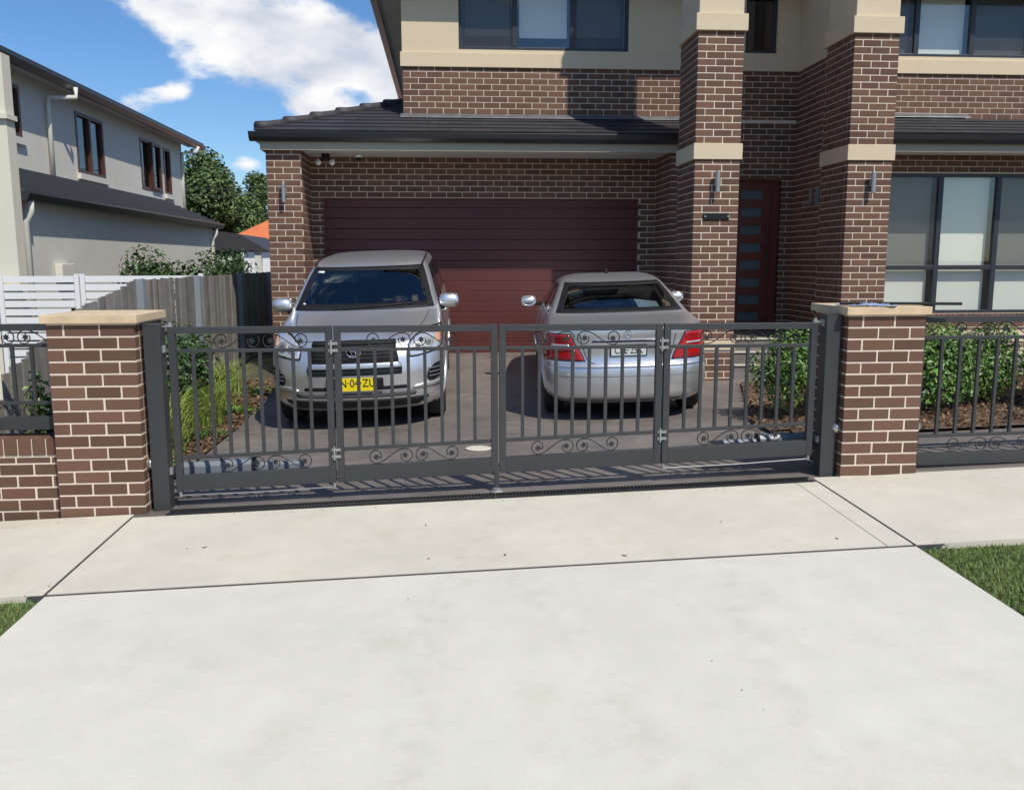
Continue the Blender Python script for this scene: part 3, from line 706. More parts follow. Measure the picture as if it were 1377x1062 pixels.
# front door
fd = bpy.data.objects.new('front_door', None); COL.objects.link(fd); fd.parent = H; fd.location = Vector((4.47, YU+.07, .62))-Vector((0, 12.8, .2))
m = MB(); grid_wall(m, 'x', 0, .05, .05, .60, 0, 2.32, [(.13, .47, .14+.27*i, .28+.27*i) for i in range(8)]); m.build('leaf', 'timber_red', fd)
m = MB(); m.box(0, .049, -.03, .06, 0, 2.34); m.box(.601, .72, -.03, .06, 0, 2.34); m.box(.05, .60, -.03, .06, 2.322, 2.34); m.build('door_frame', 'timber_red', fd)
for i in range(8): MB().box(.13, .47, .02, .03, .14+.27*i, .28+.27*i).build('glass_pane', 'frosted', fd)
MB().tube([(.545, -.05, .75), (.545, -.05, 1.62)], .013, 10).box(.538, .552, -.05, 0, .85, .865).box(.538, .552, -.05, 0, 1.5, 1.515).build('handle', 'frame', fd)
part(MB().box(4.4, 5.3, YU+.13, YU+.16, .5, 3.0), 'door_backing', 'room')
# porch floor, steps
for i, (y, z) in enumerate(((11.95, .62), (11.62, .47), (11.30, .33))):
    s = part(MB().box(3.80, 5.19, y, YU-.01 if i == 0 else (11.949 if i == 1 else 11.619), .05, z), 'porch_step', 'driveway')
    b = part(MB().box(3.80, 5.19, y-.02, y+.03, z+.001, z+.02), 'nosing', 'path_concrete')
# garage roof with tiles
GYF, GZF = 12.62, 3.475
SL = .36
rf = part(MB().add([(-2.62, GYF, GZF-.03), (3.74, GYF, GZF-.03), (3.74, YU, GZF-.03+SL*(YU-GYF)), (-1.69, YU, GZF-.03+SL*(YU-GYF)), (-.6, YU+1.1, GZF-.03+SL*(YU+1.1-GYF)), (-.6, YU, GZF-.03+SL*(YU-GYF)), (-2.62, 24, GZF-.03), (-.6, 24, GZF-.03+SL*2.02)], [(0, 1, 2, 3), (3, 2, 5), (3, 5, 4), (0, 3, 4, 7, 6)]), 'garage_roof', 'tile')
org = Vector((0, 12.8, .2))
def tiles(parent, x0, x1, yf, zf, sl, rows, cut, gauge=.235, w=.30, wrap=None):
    sh = {}
    for r_ in range(rows):
        off = (r_ % 2)*w/2
        n = int((x1-x0)/w)+2
        for i in range(n):
            a = x0-off+i*w; b = a+w-.004
            y0 = yf+gauge*r_*math.cos(math.atan(sl)); a2 = max(a, x0+cut(r_)); b2 = min(b, x1)
            if b2-a2 < .04: continue
            key = round(b2-a2, 3)
            if key not in sh:
                t = MB(); c = math.cos(math.atan(sl)); s = math.sin(math.atan(sl)); q = lambda l, h: (l*c-h*s, l*s+h*c)
                P_ = [q(-.03, .012), q(-.03, .032), q(gauge+.03, .012), q(gauge+.03, -.006)]
                t.prism(P_, 'x', 0, key); me = t.mesh('tile'); bm = bmesh.new(); bm.from_mesh(me); bmesh.ops.recalc_face_normals(bm, faces=bm.faces); bm.to_mesh(me); bm.free(); sh[key] = me
            o = link('tile', sh[key], 'tile', parent); o.location = Vector((a2, y0, zf+sl*(y0-yf)+random.uniform(-.001, .001)))
rt = rf; 
tiles(rt, -2.6, 3.55, GYF, GZF, SL, 4, lambda r_: .25*r_+.02)
# tiles of the hip above the flashing level
sh = MB()
for r_ in range(4, 9):
    y0 = GYF+.235*r_*.94; x0 = -2.6+.235*r_*.94+.02
    if x0 < -.62: 
        t = MB(); c, s = math.cos(math.atan(SL)), math.sin(math.atan(SL)); q = lambda l, h: (l*c-h*s, l*s+h*c)
        t.prism([q(-.03, .012), q(-.03, .032), q(.265, .012), q(.265, -.006)], 'x', x0, -.61); o = t.build('tile', 'tile', rf); o.location = Vector((0, y0, GZF+SL*(y0-GYF)))
# hip capping
for i in range(7):
    a = .05+i*.33; m = MB(); pts_ = [(-2.60+a+k*.36/3, GYF+.0+a+k*.36/3, GZF+SL*(a+k*.36/3)+.028+(.014 if k < 1 else 0)-.004*k) for k in range(4)]
    m.tube(pts_, [.078, .074, .07, .066], 10); o = m.build('hip_tile', 'tile', rf, smooth=True); 
# flashing along the upper wall
part(MB().hexa([(-.63, YU-.14, GZF+SL*(YU-.14-GYF)+.037), (3.7, YU-.14, GZF+SL*(YU-.14-GYF)+.037), (3.7, YU-.004, GZF+SL*(YU-GYF)+.035), (-.63, YU-.004, GZF+SL*(YU-GYF)+.035), (-.63, YU-.135, GZF+SL*(YU-.135-GYF)+.043), (3.7, YU-.135, GZF+SL*(YU-.135-GYF)+.043), (3.7, YU-.004, 3.872), (-.63, YU-.004, 3.872)]), 'flashing', 'lead')
# gutters, fascia, soffit of the garage
gut = lambda y, z: [(y, z+.115), (y-.02, z+.12), (y-.12, z+.125), (y-.125, z+.115), (y-.105, z+.05), (y-.06, z), (y, z)]
part(MB().prism(gut(12.715, 3.345), 'x', -2.66, 3.42), 'gutter', 'gutter', bevel=.004)
part(MB().prism([(-2.53, 3.345), (-2.59, 3.345), (-2.635, 3.395), (-2.655, 3.46), (-2.53, 3.465)], 'y', 12.716, 24), 'gutter', 'gutter')
part(MB().box(-2.53, 3.42, 12.716, 12.74, 3.235, 3.40), 'fascia', 'fascia'); part(MB().box(-2.53, -2.505, 12.741, 24, 3.235, 3.40), 'fascia', 'fascia')
part(MB().box(-2.50, 3.72, 12.741, YL+.1, 3.262, 3.285), 'soffit', 'soffit')
# wing roof on the far side of the porch
WYF, WZF = 12.30, 3.47
wr = part(MB().add([(5.75, WYF, WZF-.03), (9.9, WYF, WZF-.03), (9.0, 13.2, WZF-.03+.33*.9), (9.0, YU, WZF-.03+.33*1.25), (5.75, YU, WZF-.03+.33*1.25), (9.9, 16, WZF-.03), (9.0, 16, WZF+.27)], [(0, 1, 2, 3, 4), (1, 5, 6, 3, 2)]), 'wing_roof', 'tile')
tiles(wr, 5.8, 9.6, WYF, WZF, .33, 5, lambda r_: 0)
part(MB().hexa([(5.75, YU-.13, WZF+.33*1.12+.037), (8.1, YU-.13, WZF+.33*1.12+.037), (8.1, YU-.004, WZF+.33*1.25+.03), (5.75, YU-.004, WZF+.33*1.25+.03), (5.75, YU-.125, WZF+.33*1.125+.045), (8.1, YU-.125, WZF+.33*1.125+.045), (8.1, YU-.004, 3.95), (5.75, YU-.004, 3.95)]), 'flashing', 'lead')
part(MB().prism(gut(12.40, 3.345), 'x', 5.81, 10), 'gutter', 'gutter', bevel=.004)
part(MB().box(5.81, 10, 12.401, 12.425, 3.235, 3.40), 'fascia', 'fascia'); part(MB().box(5.6, 10, 12.426, YW+.1, 3.262, 3.285), 'soffit', 'soffit')
# wall lights
def wall_light(x, y, z, lab):
    o = thing('wall_light', lab, 'wall light', (x, y, z), 'steel tube wall lights')
    MB().lathe([(.026, -.135), (.029, -.13), (.029, .13), (.026, .135)], 16, 'z', (0, -.08, 0)).build('tube', 'inox', o, smooth=False)
    MB().box(-.03, .03, -.05, 0, -.05, .05).build('bracket', 'inox', o, bevel=.004)
wall_light(-2.235, YP, 2.66, 'steel tube light on the garage pier')
wall_light(3.475, YC, 2.70, 'steel tube light on the column above the black letter plate')
wall_light(5.525, YC, 2.70, 'steel tube light on the column beside the wide window')
o = thing('letter_plate', 'black letter plate with two steel studs on the brick column', 'letter plate', (3.49, YC, 2.27))
MB().box(-.17, .17, -.018, -.001, -.04, .04).build('plate', 'black', o, bevel=.004)
for s in (-1, 1): MB().lathe([(.012, -.03), (.012, -.018)], 10, 'y', (s*.15, 0, 0)).build('stud', 'inox', o)
o = thing('flood_light', 'black twin flood light under the garage soffit', 'flood light', (-1.72, 13.35, 3.26))
MB().lathe([(.06, 0), (.06, -.03), (.035, -.07)], 16).build('mount', 'black', o)
for s in (-1, 1):
    MB().tube([(s*.02, 0, -.06), (s*.08, -.05, -.11)], .012, 8).build('arm', 'black', o)
    h = MB().lathe([(.03, .05), (.04, 0), (.042, -.03)], 14, 'y', (s*.1, -.06, -.13)).build('lamp_head', 'white', o, smooth=True)
o = thing('security_camera', 'white dome security camera under the garage soffit', 'camera', (-1.25, 13.4, 3.26))
MB().lathe([(.06, 0), (.062, -.03), (.05, -.045)], 18).build('base', 'white', o, smooth=True)
MB().lathe([(.045*math.cos(a), -.045-.04*math.sin(a)) for a in lin(0, 1.5, 6)], 16).build('dome', 'black', o, smooth=True)
o = thing('porch_lamp', 'small grey steel lamp and intercom on the porch side wall', 'wall lamp', (5.39, 12.75, 2.62))
MB().box(-.02, -.001, -.2, -.08, -.12, .12).build('intercom', 'opener', o, bevel=.005); MB().box(-.05, -.001, .02, .07, -.12, .14).build('bracket', 'inox', o, bevel=.004); MB().lathe([(.03, -.16), (.035, -.05), (.03, -.04)], 12, 'x', (0, .0, -.1)).build('lamp_head', 'inox', o)

# ------------------------------------------------------------------ timber paling fence
FX = -3.3
pf = thing('paling_fence', 'weathered grey timber paling fence along the side boundary', 'fence', (FX, 10, 0))
def ftop(y):
    return float(np.interp(y, (6.7, 7.3, 8.2, 9.72), (.86, 1.02, 1.29, 1.515)))
y = 6.75; k = 0
while y < 17.2:
    w = .098; t = ftop(y+.05)+random.uniform(-.012, .012); b = gz(FX-.6, y)-.05
    m = MB().box(-.0075, .0075, -w/2+.002, w/2-.002, b, t); o = m.build('paling', 'paling', pf); o.location = (random.uniform(-.004, .004)+(.008 if k % 2 else 0), y-10+.05, 0); o.rotation_euler = (random.uniform(-.008, .008), 0, 0)
    y += .1; k += 1
for y in (7.6, 9.72, 11.9, 14.3, 16.6): MB().box(.0165, .09, -.05, .05, gz(FX, y)-.1, ftop(y)+.01).build('post', 'post_grey', pf).location = (0, y-10, 0)
for z in (.25, 1.25): MB().box(-.06, -.012, -.25, 7.2, z, z+.07).build('rail', 'paling', pf)
# ------------------------------------------------------------------ neighbour
NH = thing('neighbour_house', 'two storey pale grey rendered house with dark tiled roofs and brown windows', 'house', (-7.4, 14, -.2))
def npart(mb, name, m, bevel=0, smooth=False):
    o = mb.build(name, m, None, smooth, bevel); o.parent = NH; o.location = Vector((7.4, -14, .2)); return o
NXU, NXL = -7.4, -6.26
NW = [(15.7, 16.55, 3.86, 4.75), (18.9, 20.35, 3.5, 4.72), (22.7, 24.3, 3.5, 4.72), (24.5, 25.1, 3.5, 4.7)]
m = MB(); grid_wall(m, 'y', NXU-.2, .2, 14, 26.2, 2.5, 5.05, NW); m.box(-14, NXU-.2, 26.0, 26.2, -.3, 5.05); npart(m, 'upper_wall', 'neighbour')
m = MB(); m.box(NXL-.2, NXL, 13.56, 24.6, -.4, 2.66); m.box(-14, NXL-.2, 24.4, 24.6, -.4, 2.66); npart(m, 'lower_wall', 'neighbour')
for i, (a, b, z0, z1) in enumerate(NW):
    w = bpy.data.objects.new('window', None); COL.objects.link(w); w.parent = NH; w.location = Vector((NXU-.06+7.4, -14, .2))
    m = MB(); m.box(-.04, .075, a, b, z0, z0+.07); m.box(-.04, .075, a, b, z1-.07, z1); m.box(-.04, .075, a, a+.07, z0+.07, z1-.07); m.box(-.04, .075, b-.07, b, z0+.07, z1-.07)
    if b-a > 1: m.box(-.04, .075, (a+b)/2-.04, (a+b)/2+.04, z0+.07, z1-.07)
    m.build('frame', 'brown_frame', w)
    MB().box(0, .008, a+.05, b-.05, z0+.05, z1-.05).build('pane', 'neigh_pane', w)
    MB().box(-.3, -.29, a, b, z0, z1).build('pane_backing', 'room', w)  # near-black sheet behind the pane
    MB().box(.06, .13, a-.05, b+.05, z0-.12, z0-.002).build('sill', 'neighbour', w)
    if i == 2:
        MB().box(.0, .045, -.02, .05, 0, z1-z0-.06).box(.0, .045, .6, .67, 0, z1-z0-.06).box(.0, .045, .05, .6, 0, .07).box(.0, .045, .05, .6, z1-z0-.13, z1-z0-.06).build('open_sash', 'brown_frame', w).location = (.08, a+.75, z0+.03)
        w.children[-1].rotation_euler = (0, 0, -.9)
# upper eave
m = MB(); m.box(NXU, -7.08, 13.5, 26.9, 5.00, 5.03); npart(m, 'soffit', 'soffit')
npart(MB().prism([(-7.08, 4.93), (-7.02, 4.93), (-6.97, 5.03), (-6.97, 5.07), (-7.08, 5.07)], 'y', 13.4, 27), 'gutter', 'gutter')
m = MB()
for k in range(14):
    a = k*.32; m.hexa([(-6.98-a*.93, 13.4, 5.08+a*.36), (-6.98-a*.93, 27, 5.08+a*.36), (-7.31-a*.93, 27, 5.17+a*.36), (-7.31-a*.93, 13.4, 5.17+a*.36), (-6.98-a*.93, 13.4, 5.11+a*.36), (-6.98-a*.93, 27, 5.11+a*.36), (-7.31-a*.93, 27, 5.20+a*.36), (-7.31-a*.93, 13.4, 5.20+a*.36)])
npart(m, 'upper_roof', 'tile_many')
# lower roof: stepped tile courses
for k in range(9):
    a = k*.147; xo = -6.14-a; z0 = 2.70+a*.46
    npart(MB().prism([(xo+.03, z0-.005), (xo+.03, z0+.07), (xo-.15, z0+.09), (xo-.15, z0+.045)], 'y', 13.62+a*.5, 24.9-a*.5), 'tile_course', 'tile_many')
npart(MB().prism([(-6.10, 2.70), (-7.45, 3.32), (-7.45, 2.69), (-6.5, 2.67)], 'y', 13.7, 24.8), 'lower_roof', 'tile')
npart(MB().prism([(-6.14, 2.60), (-6.06, 2.60), (-6.01, 2.70), (-6.01, 2.735), (-6.14, 2.735)], 'y', 13.55, 25), 'gutter', 'gutter')
npart(MB().box(-6.25, -6.145, 13.65, 24.9, 2.64, 2.668), 'eave_soffit', 'fascia')
def pipe(name, pts, r=.045): npart(MB().tube(pts, r, 10), name, 'pipe', smooth=True)
pipe('downpipe', [(-6.95, 17.9, 4.98), (-6.95, 17.9, 4.80), (-7.33, 17.6, 4.74), (-7.33, 17.55, 4.60), (-7.33, 17.55, 3.30)])
pipe('downpipe', [(-6.1, 13.75, 2.62), (-6.1, 13.75, 2.45), (-6.2, 13.78, 2.3), (-6.2, 13.78, -.2)])
pipe('downpipe', [(-6.1, 24.4, 2.62), (-6.1, 24.4, 2.45), (-6.2, 24.4, 2.3), (-6.2, 24.4, -.2)])
pipe('downpipe', [(-6.95, 26.3, 4.95), (-7.0, 26.3, 4.8), (-7.36, 26.1, 4.75), (-7.36, 26.1, 2.9)])
# front wing
m = MB(); grid_wall(m, 'x', 13.3, .25, -14, -6.14, -.4, 4.6, [(-8.5, -6.3, 3.84, 4.5)]); npart(m, 'front_wall', 'neighbour_front')
npart(MB().box(-9, -6.10, 13.24, 13.55, 3.70, 3.77), 'ledge', 'neighbour_front')
npart(MB().box(-8.5, -6.3, 13.4, 13.45, 3.84, 4.5), 'wing_window', 'brown_frame'); 
# white slatted side gate of the neighbour
wg = thing('slat_gate', 'white horizontal slat gate and screen beside the pale house', 'gate', (-5, 13.2, 0))
for x in (-6.36, -5.30, -5.22, -3.55): MB().box(-.03, .03, -.03, .03, -.3, 1.54).build('post', 'white', wg).location = (x+5, 0, 0)
for k in range(13):
    z = 1.42-k*.118
    MB().box(-6.32+5, -5.34+5, -.012, .012, z, z+.09).build('slat', 'white', wg); MB().box(-5.18+5, -3.59+5, -.012, .012, z, z+.09).build('slat', 'white', wg)
MB().box(-.03, .03, -.05, -.013, 0, .1).build('latch', 'black', wg).location = (-.36, 0, .95)
# meter box
o = tag(MB().box(-.25, .25, -.12, 0, 0, .3).build('meter_box', 'neighbour', None, bevel=.01), 'grey metal box on the neighbour wall above the white gate', 'box'); o.location = (-6.255, 15.0, 1.38); o.rotation_euler = (0, 0, math.pi/2)
# carport roof and orange roofed house behind
c = thing('carport', 'dark roofed carport behind the neighbour house', 'carport', (-7.2, 30, -.2))
MB().prism([(-1.6, 2.25), (1.75, 2.25), (.9, 2.75), (-1.6, 3.1)], 'y', -2, 2).build('roof', 'tile', c)
for x in (-1.4, 1.4): MB().box(-.1, .1, -.1, .1, -.2, 2.26).build('post', 'pipe', c).location = (x, -1.8, 0)
o = thing('distant_house', 'far house with an orange tiled roof beyond the back fence', 'house', (-4.3, 42, .35))
MB().box(-5, 5, 0, 8, -.5, 2.5).build('wall', 'white', o)
rr = MB(); rr.add([(-5.6, -.6, 2.4), (5.6, -.6, 2.4), (5.6, 8.6, 2.4), (-5.6, 8.6, 2.4), (-2, 4, 4.6), (2, 4, 4.6)], [(0, 1, 5, 4), (1, 2, 5), (2, 3, 4, 5), (3, 0, 4)]); rr.build('roof', 'terracotta', o)
for i in range(2):
    w = MB().tube([(-14, 38+i*.3, 4.55+i*.28), (-9, 38, 4.4+i*.28), (0, 38, 5.2+i*.28)], .02, 6).build('power_line', 'wire'); tag(w, ('lower' if i == 0 else 'upper')+' of two thin power lines crossing before the distant tree', 'wire', 'power lines at the back')

# ------------------------------------------------------------------ plants
def crown_pts(blobs, n, seed, shell=.35):
    r = np.random.default_rng(seed); P = []; Nn = []
    wts = np.array([b[3]*b[4]*b[5] for b in blobs])**(2/3); wts = wts/wts.sum()
    for b, c in zip(blobs, (wts*n).astype(int)):
        d = r.normal(size=(c, 3)); d /= np.linalg.norm(d, axis=1, keepdims=True)
        q = (1-shell*r.random(c)**1.6)[:, None]
        P.append(np.array(b[:3])+d*q*np.array(b[3:6])); Nn.append(d+r.normal(size=(c, 3))*.55)
    return np.concatenate(P), np.concatenate(Nn)
def bush(name, label, c, rad, n, lsize, m, seed, group=None, nb=9, cat='shrub'):
    o = thing(name, label, cat, c, group); r = np.random.default_rng(seed); bl = []
    for k in range(nb):
        d = r.normal(size=3); d /= np.linalg.norm(d); q = .62*r.random()**.5
        f = .38+.25*r.random()
        bl.append((d[0]*q*rad[0], d[1]*q*rad[1], rad[2]*1.02+d[2]*q*rad[2], rad[0]*f, rad[1]*f, rad[2]*f))
    P, Nn = crown_pts(bl, n, seed+1, .8); Nn[:, 2] += .4
    cards('foliage', P, Nn, lsize, m, .55, o, seed+2, drop=.2)
    st = MB()
    for k in range(5):
        t = r.uniform(0, 6.28); st.tube([(0, 0, -.03), (.3*rad[0]*math.cos(t), .3*rad[1]*math.sin(t), rad[2]*.6), (.6*rad[0]*math.cos(t), .6*rad[1]*math.sin(t), rad[2]*1.2)], [.012, .009, .005], 6)
    st.build('stems', 'bark', o)
    return o
SG = 'leafy shrubs in the front garden'
def gnd(x, y, dz=.03): return (x, y, gz(x, y)+dz)
bush('leafy_shrub', 'bright green shrub at the driveway corner behind the gate', gnd(3.5, 8.5), (.46, .5, .46), 4800, .046, 'leaf', 11, SG)
bush('leafy_shrub', 'bright green shrub behind the gate post beside the stick pillar', gnd(4.15, 8.7), (.52, .5, .46), 4800, .046, 'leaf', 12, SG)
bush('leafy_shrub', 'low green shrub half hidden by the stick pillar', gnd(4.6, 8.4), (.4, .4, .42), 2200, .062, 'leaf', 13, SG)
for i, (x, y, h) in enumerate(((5.15, 8.5, .50), (5.75, 8.9, .47), (6.3, 8.5, .44), (6.85, 8.85, .5), (7.4, 8.5, .48), (8.0, 8.8, .5))):
    bush('leafy_shrub', 'bright green shrub in the row behind the plain fence panel', gnd(x, y), (.52, .5, h), 5200, .046, 'leaf', 20+i, SG)
bush('garden_bush', 'dark green bush at the front of the mulch bed by the paling fence', gnd(-2.78, 9.55), (.40, .5, .60), 3800, .06, 'leaf_dark', 31)
bush('fence_bush', 'glossy green bush rising above the paling fence', (-5.2, 16.5, .3), (.95, .8, .85), 4200, .10, 'leaf_dark', 32)
bush('fence_bush', 'thin straggly bush at the back behind the paling fence', (-5.4, 22, .5), (1.1, .9, .95), 1600, .10, 'leaf_dark', 33)
bush('fence_creeper', 'leafy green creeper behind the panel on the low brick wall', (-2.98, 6.62, .1), (.12, .10, .42), 420, .055, 'leaf', 34, cat='creeper')
GG = 'strappy grass clumps in the mulch bed'
for i, (x, y, h) in enumerate(((-2.72, 8.75, .85), (-2.58, 9.6, .8), (-2.95, 9.3, .85), (-2.7, 10.4, .75), (-2.85, 7.6, .7), (-2.6, 8.15, .7), (-2.8, 11.3, .7), (-3.0, 10.6, .8))):
    r = np.random.default_rng(50+i); pts = [(r.normal()*.07, r.normal()*.07, 0) for _ in range(260)]
    o = blades('strappy_plant', pts, h, .012, 'blade_long', 1.1, 60+i, 6); o.location = gnd(x, y, 0)
    tag(o, 'clump of long strappy yellow green leaves in the mulch bed', 'plant', GG)
for i, (x, y) in enumerate(((-2.45, 8.9), (-2.5, 7.55), (-2.4, 10.2), (-2.65, 7.0), (-2.95, 7.1), (-2.4, 11.2))):
    r = np.random.default_rng(80+i); P = np.stack([r.normal(size=160)*.10, r.normal(size=160)*.10, .01+.05*r.random(160)], 1); Nn = r.normal(size=(160, 3))*.5+np.array([0, 0, 1])
    o = thing('weed_plant', 'small bright green weed on the bark mulch', 'weed', gnd(x, y, .02), 'weeds on the mulch'); cards('leaves', P, Nn, .05, 'leaf', .6, o, seed=90+i)
# distant tree
def tree(name, label, c, h, blobs, n, ls, seed, group=None):
    o = thing(name, label, 'tree', c, group); r = np.random.default_rng(seed)
    P, Nn = crown_pts(blobs, n, seed, .75); Nn[:, 2] += .5
    cards('crown', P, Nn, ls, 'leaf_tree', .7, o, seed+1)
    t = MB(); t.tube([(0, 0, -.3), (.1, 0, h*.3), (-.1, .1, h*.55)], [.32, .25, .16], 10)
    for b in blobs[::2]: t.tube([(0, .05, h*.4), (b[0]*.5, b[1]*.5, h*.4+(b[2]-h*.4)*.6), (b[0]*.9, b[1]*.9, b[2])], [.15, .09, .04], 7)
    t.build('trunk', 'bark', o)
    return o
def crownblobs(seed, nb, R, zc, zr, rb):
    r = np.random.default_rng(seed); o = []
    for k in range(nb):
        d = r.normal(size=3); d /= np.linalg.norm(d); q = r.random()**.4*.75; f = rb*(.7+.6*r.random())
        o.append((d[0]*q*R, d[1]*q*R, zc+d[2]*q*zr, f, f, f*.8))
    return o
tree('broad_tree', 'big rounded green tree standing beyond the neighbour house', (-12.9, 50, 0), 7.4, crownblobs(1, 34, 2.9, 4.9, 2.9, .8), 26000, .18, 41)
tree('broad_tree', 'dark tree crown beside the garage pier behind the orange roof', (-12.2, 53, 0), 6.2, crownblobs(2, 22, 2.6, 3.7, 2.2, .9), 12000, .19, 42)
tree('broad_tree', 'small far tree top showing past the garage pier', (-14.0, 70, 0), 9, crownblobs(3, 12, 1.6, 7.3, 1.6, .8), 5000, .2, 43)

# ------------------------------------------------------------------ cars
def text_mesh(txt, h, depth=.0015):
    cu = bpy.data.curves.new('t', 'FONT'); cu.body = txt; cu.size = h*1.38; cu.align_x = 'CENTER'; cu.align_y = 'CENTER'; cu.extrude = depth; cu.resolution_u = 3
    o = bpy.data.objects.new('t', cu); COL.objects.link(o); dg = bpy.context.evaluated_depsgraph_get(); me = bpy.data.meshes.new_from_object(o.evaluated_get(dg)); bpy.data.objects.remove(o); return me
class Shell:
    """car body from stacked horizontal outlines: rows (z, yf, cf, W, yr, cr)"""
    def __init__(s, rows, p=2.5, NF=18, NS=30, NR=12):
        A = np.array(rows, float); n = len(A); t = np.arange(n); q = np.linspace(0, n-1, (n-1)*12+1); s.T = np.zeros((len(q), 6))
        for c in range(6):
            v = A[:, c]; d = np.zeros(n); h = np.diff(v)
            for i in range(1, n-1): d[i] = 0 if h[i-1]*h[i] <= 0 else 2*h[i-1]*h[i]/(h[i-1]+h[i])
            d[0], d[-1] = h[0], h[-1]
            i = np.minimum(q.astype(int), n-2); u = q-i
            s.T[:, c] = v[i]*(1+2*u)*(1-u)**2+d[i]*u*(1-u)**2+v[i+1]*u*u*(3-2*u)+d[i+1]*u*u*(u-1)
        s.p, s.NF, s.NS, s.NR = p, NF, NS, NR
    def at(s, z): return [np.interp(z, s.T[:, 0], s.T[:, c]) for c in range(1, 6)]
    def front(s, x, z):
        yf, cf, W_, yr, cr = s.at(z); f = min(abs(x)/W_, .9999); return Vector((x, yf+cf*(1-(1-f**s.p)**(1/s.p)), z))
    def rear(s, x, z):
        yf, cf, W_, yr, cr = s.at(z); f = min(abs(x)/W_, .9999); return Vector((x, yr-cr*(1-(1-f**s.p)**(1/s.p)), z))
    def side(s, y, z, sg):
        yf, cf, W_, yr, cr = s.at(z); x = W_
        if y < yf+cf: v = clamp(1-(y-yf)/cf, 0, .9999); x = W_*(1-v**s.p)**(1/s.p)
        if y > yr-cr: v = clamp(1-(yr-y)/cr, 0, .9999); x = W_*(1-v**s.p)**(1/s.p)
        return Vector((sg*x, y, z))
    def body(s, parent, hole, m='paint', step=2):
        T = s.T[::step]; rings = []; v = []; f = []; kind = []
        for (z, yf, cf, W_, yr, cr) in T:
            half = []
            for a in np.linspace(0, math.pi/2, s.NF): half.append((W_*math.sin(a)**(2/s.p), yf+cf*(1-math.cos(a)**(2/s.p)), 'f'))
            for y in np.linspace(yf+cf, yr-cr, s.NS+1)[1:]: half.append((W_, y, 's'))
            for a in np.linspace(math.pi/2, 0, s.NR)[1:]: half.append((W_*math.sin(a)**(2/s.p), yr-cr*(1-math.cos(a)**(2/s.p)), 'r'))
            full = half+[(-x, y, k) for x, y, k in half[-2:0:-1]]
            rings.append(full)
        n = len(rings[0])
        for (row, z) in zip(rings, T[:, 0]): v += [(x, y, z) for x, y, k in row]
        for j in range(len(rings)-1):
            for i in range(n):
                a, b, c, d = j*n+i, j*n+(i+1) % n, (j+1)*n+(i+1) % n, (j+1)*n+i
                q = [(v[w][0], v[w][1], v[w][2]) for w in (a, b, c, d)]; cx = sum(w[0] for w in q)/4; cy = sum(w[1] for w in q)/4; cz = sum(w[2] for w in q)/4
                if hole(cx, cy, cz, s): continue
                f.append((a, b, c, d))
        f.append(tuple(range((len(rings)-1)*n, len(rings)*n)))
        mb = MB(); mb.v = v; mb.f = f; o = mb.build('body', m, parent, smooth=True); return o
    def patch(s, fn, rows, name, m, parent, off=.004, nc=10, nr=0, thick=.004, sg=None):
        """rows: (z, a, b) spans along x (front/rear) or y (side)"""
        if nr:
            R_ = np.array(rows); t = np.linspace(0, len(rows)-1, nr); rows = [tuple(np.interp(w, range(len(rows)), R_[:, c]) for c in range(3)) for w in t]
        mb = MB(); G = []
        def S_(a, z): return fn(a, z) if sg is None else fn(a, z, sg)
        for z, a0, a1 in rows:
            row = []
            for k in range(nc+1):
                a = a0+(a1-a0)*k/nc; P0 = S_(a, z); da = S_(a+.004, z)-S_(a-.004, z); dz = S_(a, z+.004)-S_(a, z-.004); nrm = da.cross(dz)
                if nrm.length < 1e-9: nrm = Vector((0, -1, 0))
                nrm.normalize(); c = Vector((0, 2.2, .7))
                if nrm.dot(P0-c) < 0: nrm = -nrm
                row.append((P0+nrm*off, P0+nrm*(off-thick)))
            G.append(row)
        nr_ = len(G)
        for row in G:
            for q in row: mb.v += [tuple(q[0]), tuple(q[1])]
        I = lambda j, k, w: (j*(nc+1)+k)*2+w
        for j in range(nr_-1):
            for k in range(nc): mb.f.append((I(j, k, 0), I(j, k+1, 0), I(j+1, k+1, 0), I(j+1, k, 0)))
        per = [(0, k) for k in range(nc+1)]+[(j, nc) for j in range(1, nr_)]+[(nr_-1, k) for k in range(nc-1, -1, -1)]+[(j, 0) for j in range(nr_-2, 0, -1)]
        for (a, b), (c, d) in zip(per, per[1:]+per[:1]): mb.f.append((I(a, b, 0), I(c, d, 0), I(c, d, 1), I(a, b, 1)))
        return mb.build(name, m, parent, smooth=True)
    def line(s, fn, pts, name, m, parent, r=.004, off=.001):
        return MB().tube([fn(a, z)+Vector((0, -off, 0)) for a, z in pts], r, 6).build(name, m, parent, smooth=True)
def ell(cx, cz, rx, rz, z0, z1, n=9):
    """rows of an ellipse"""
    return [(cz+rz*math.sin(a), cx-rx*math.cos(a), cx+rx*math.cos(a)) for a in np.linspace(-1.5, 1.5, n)]
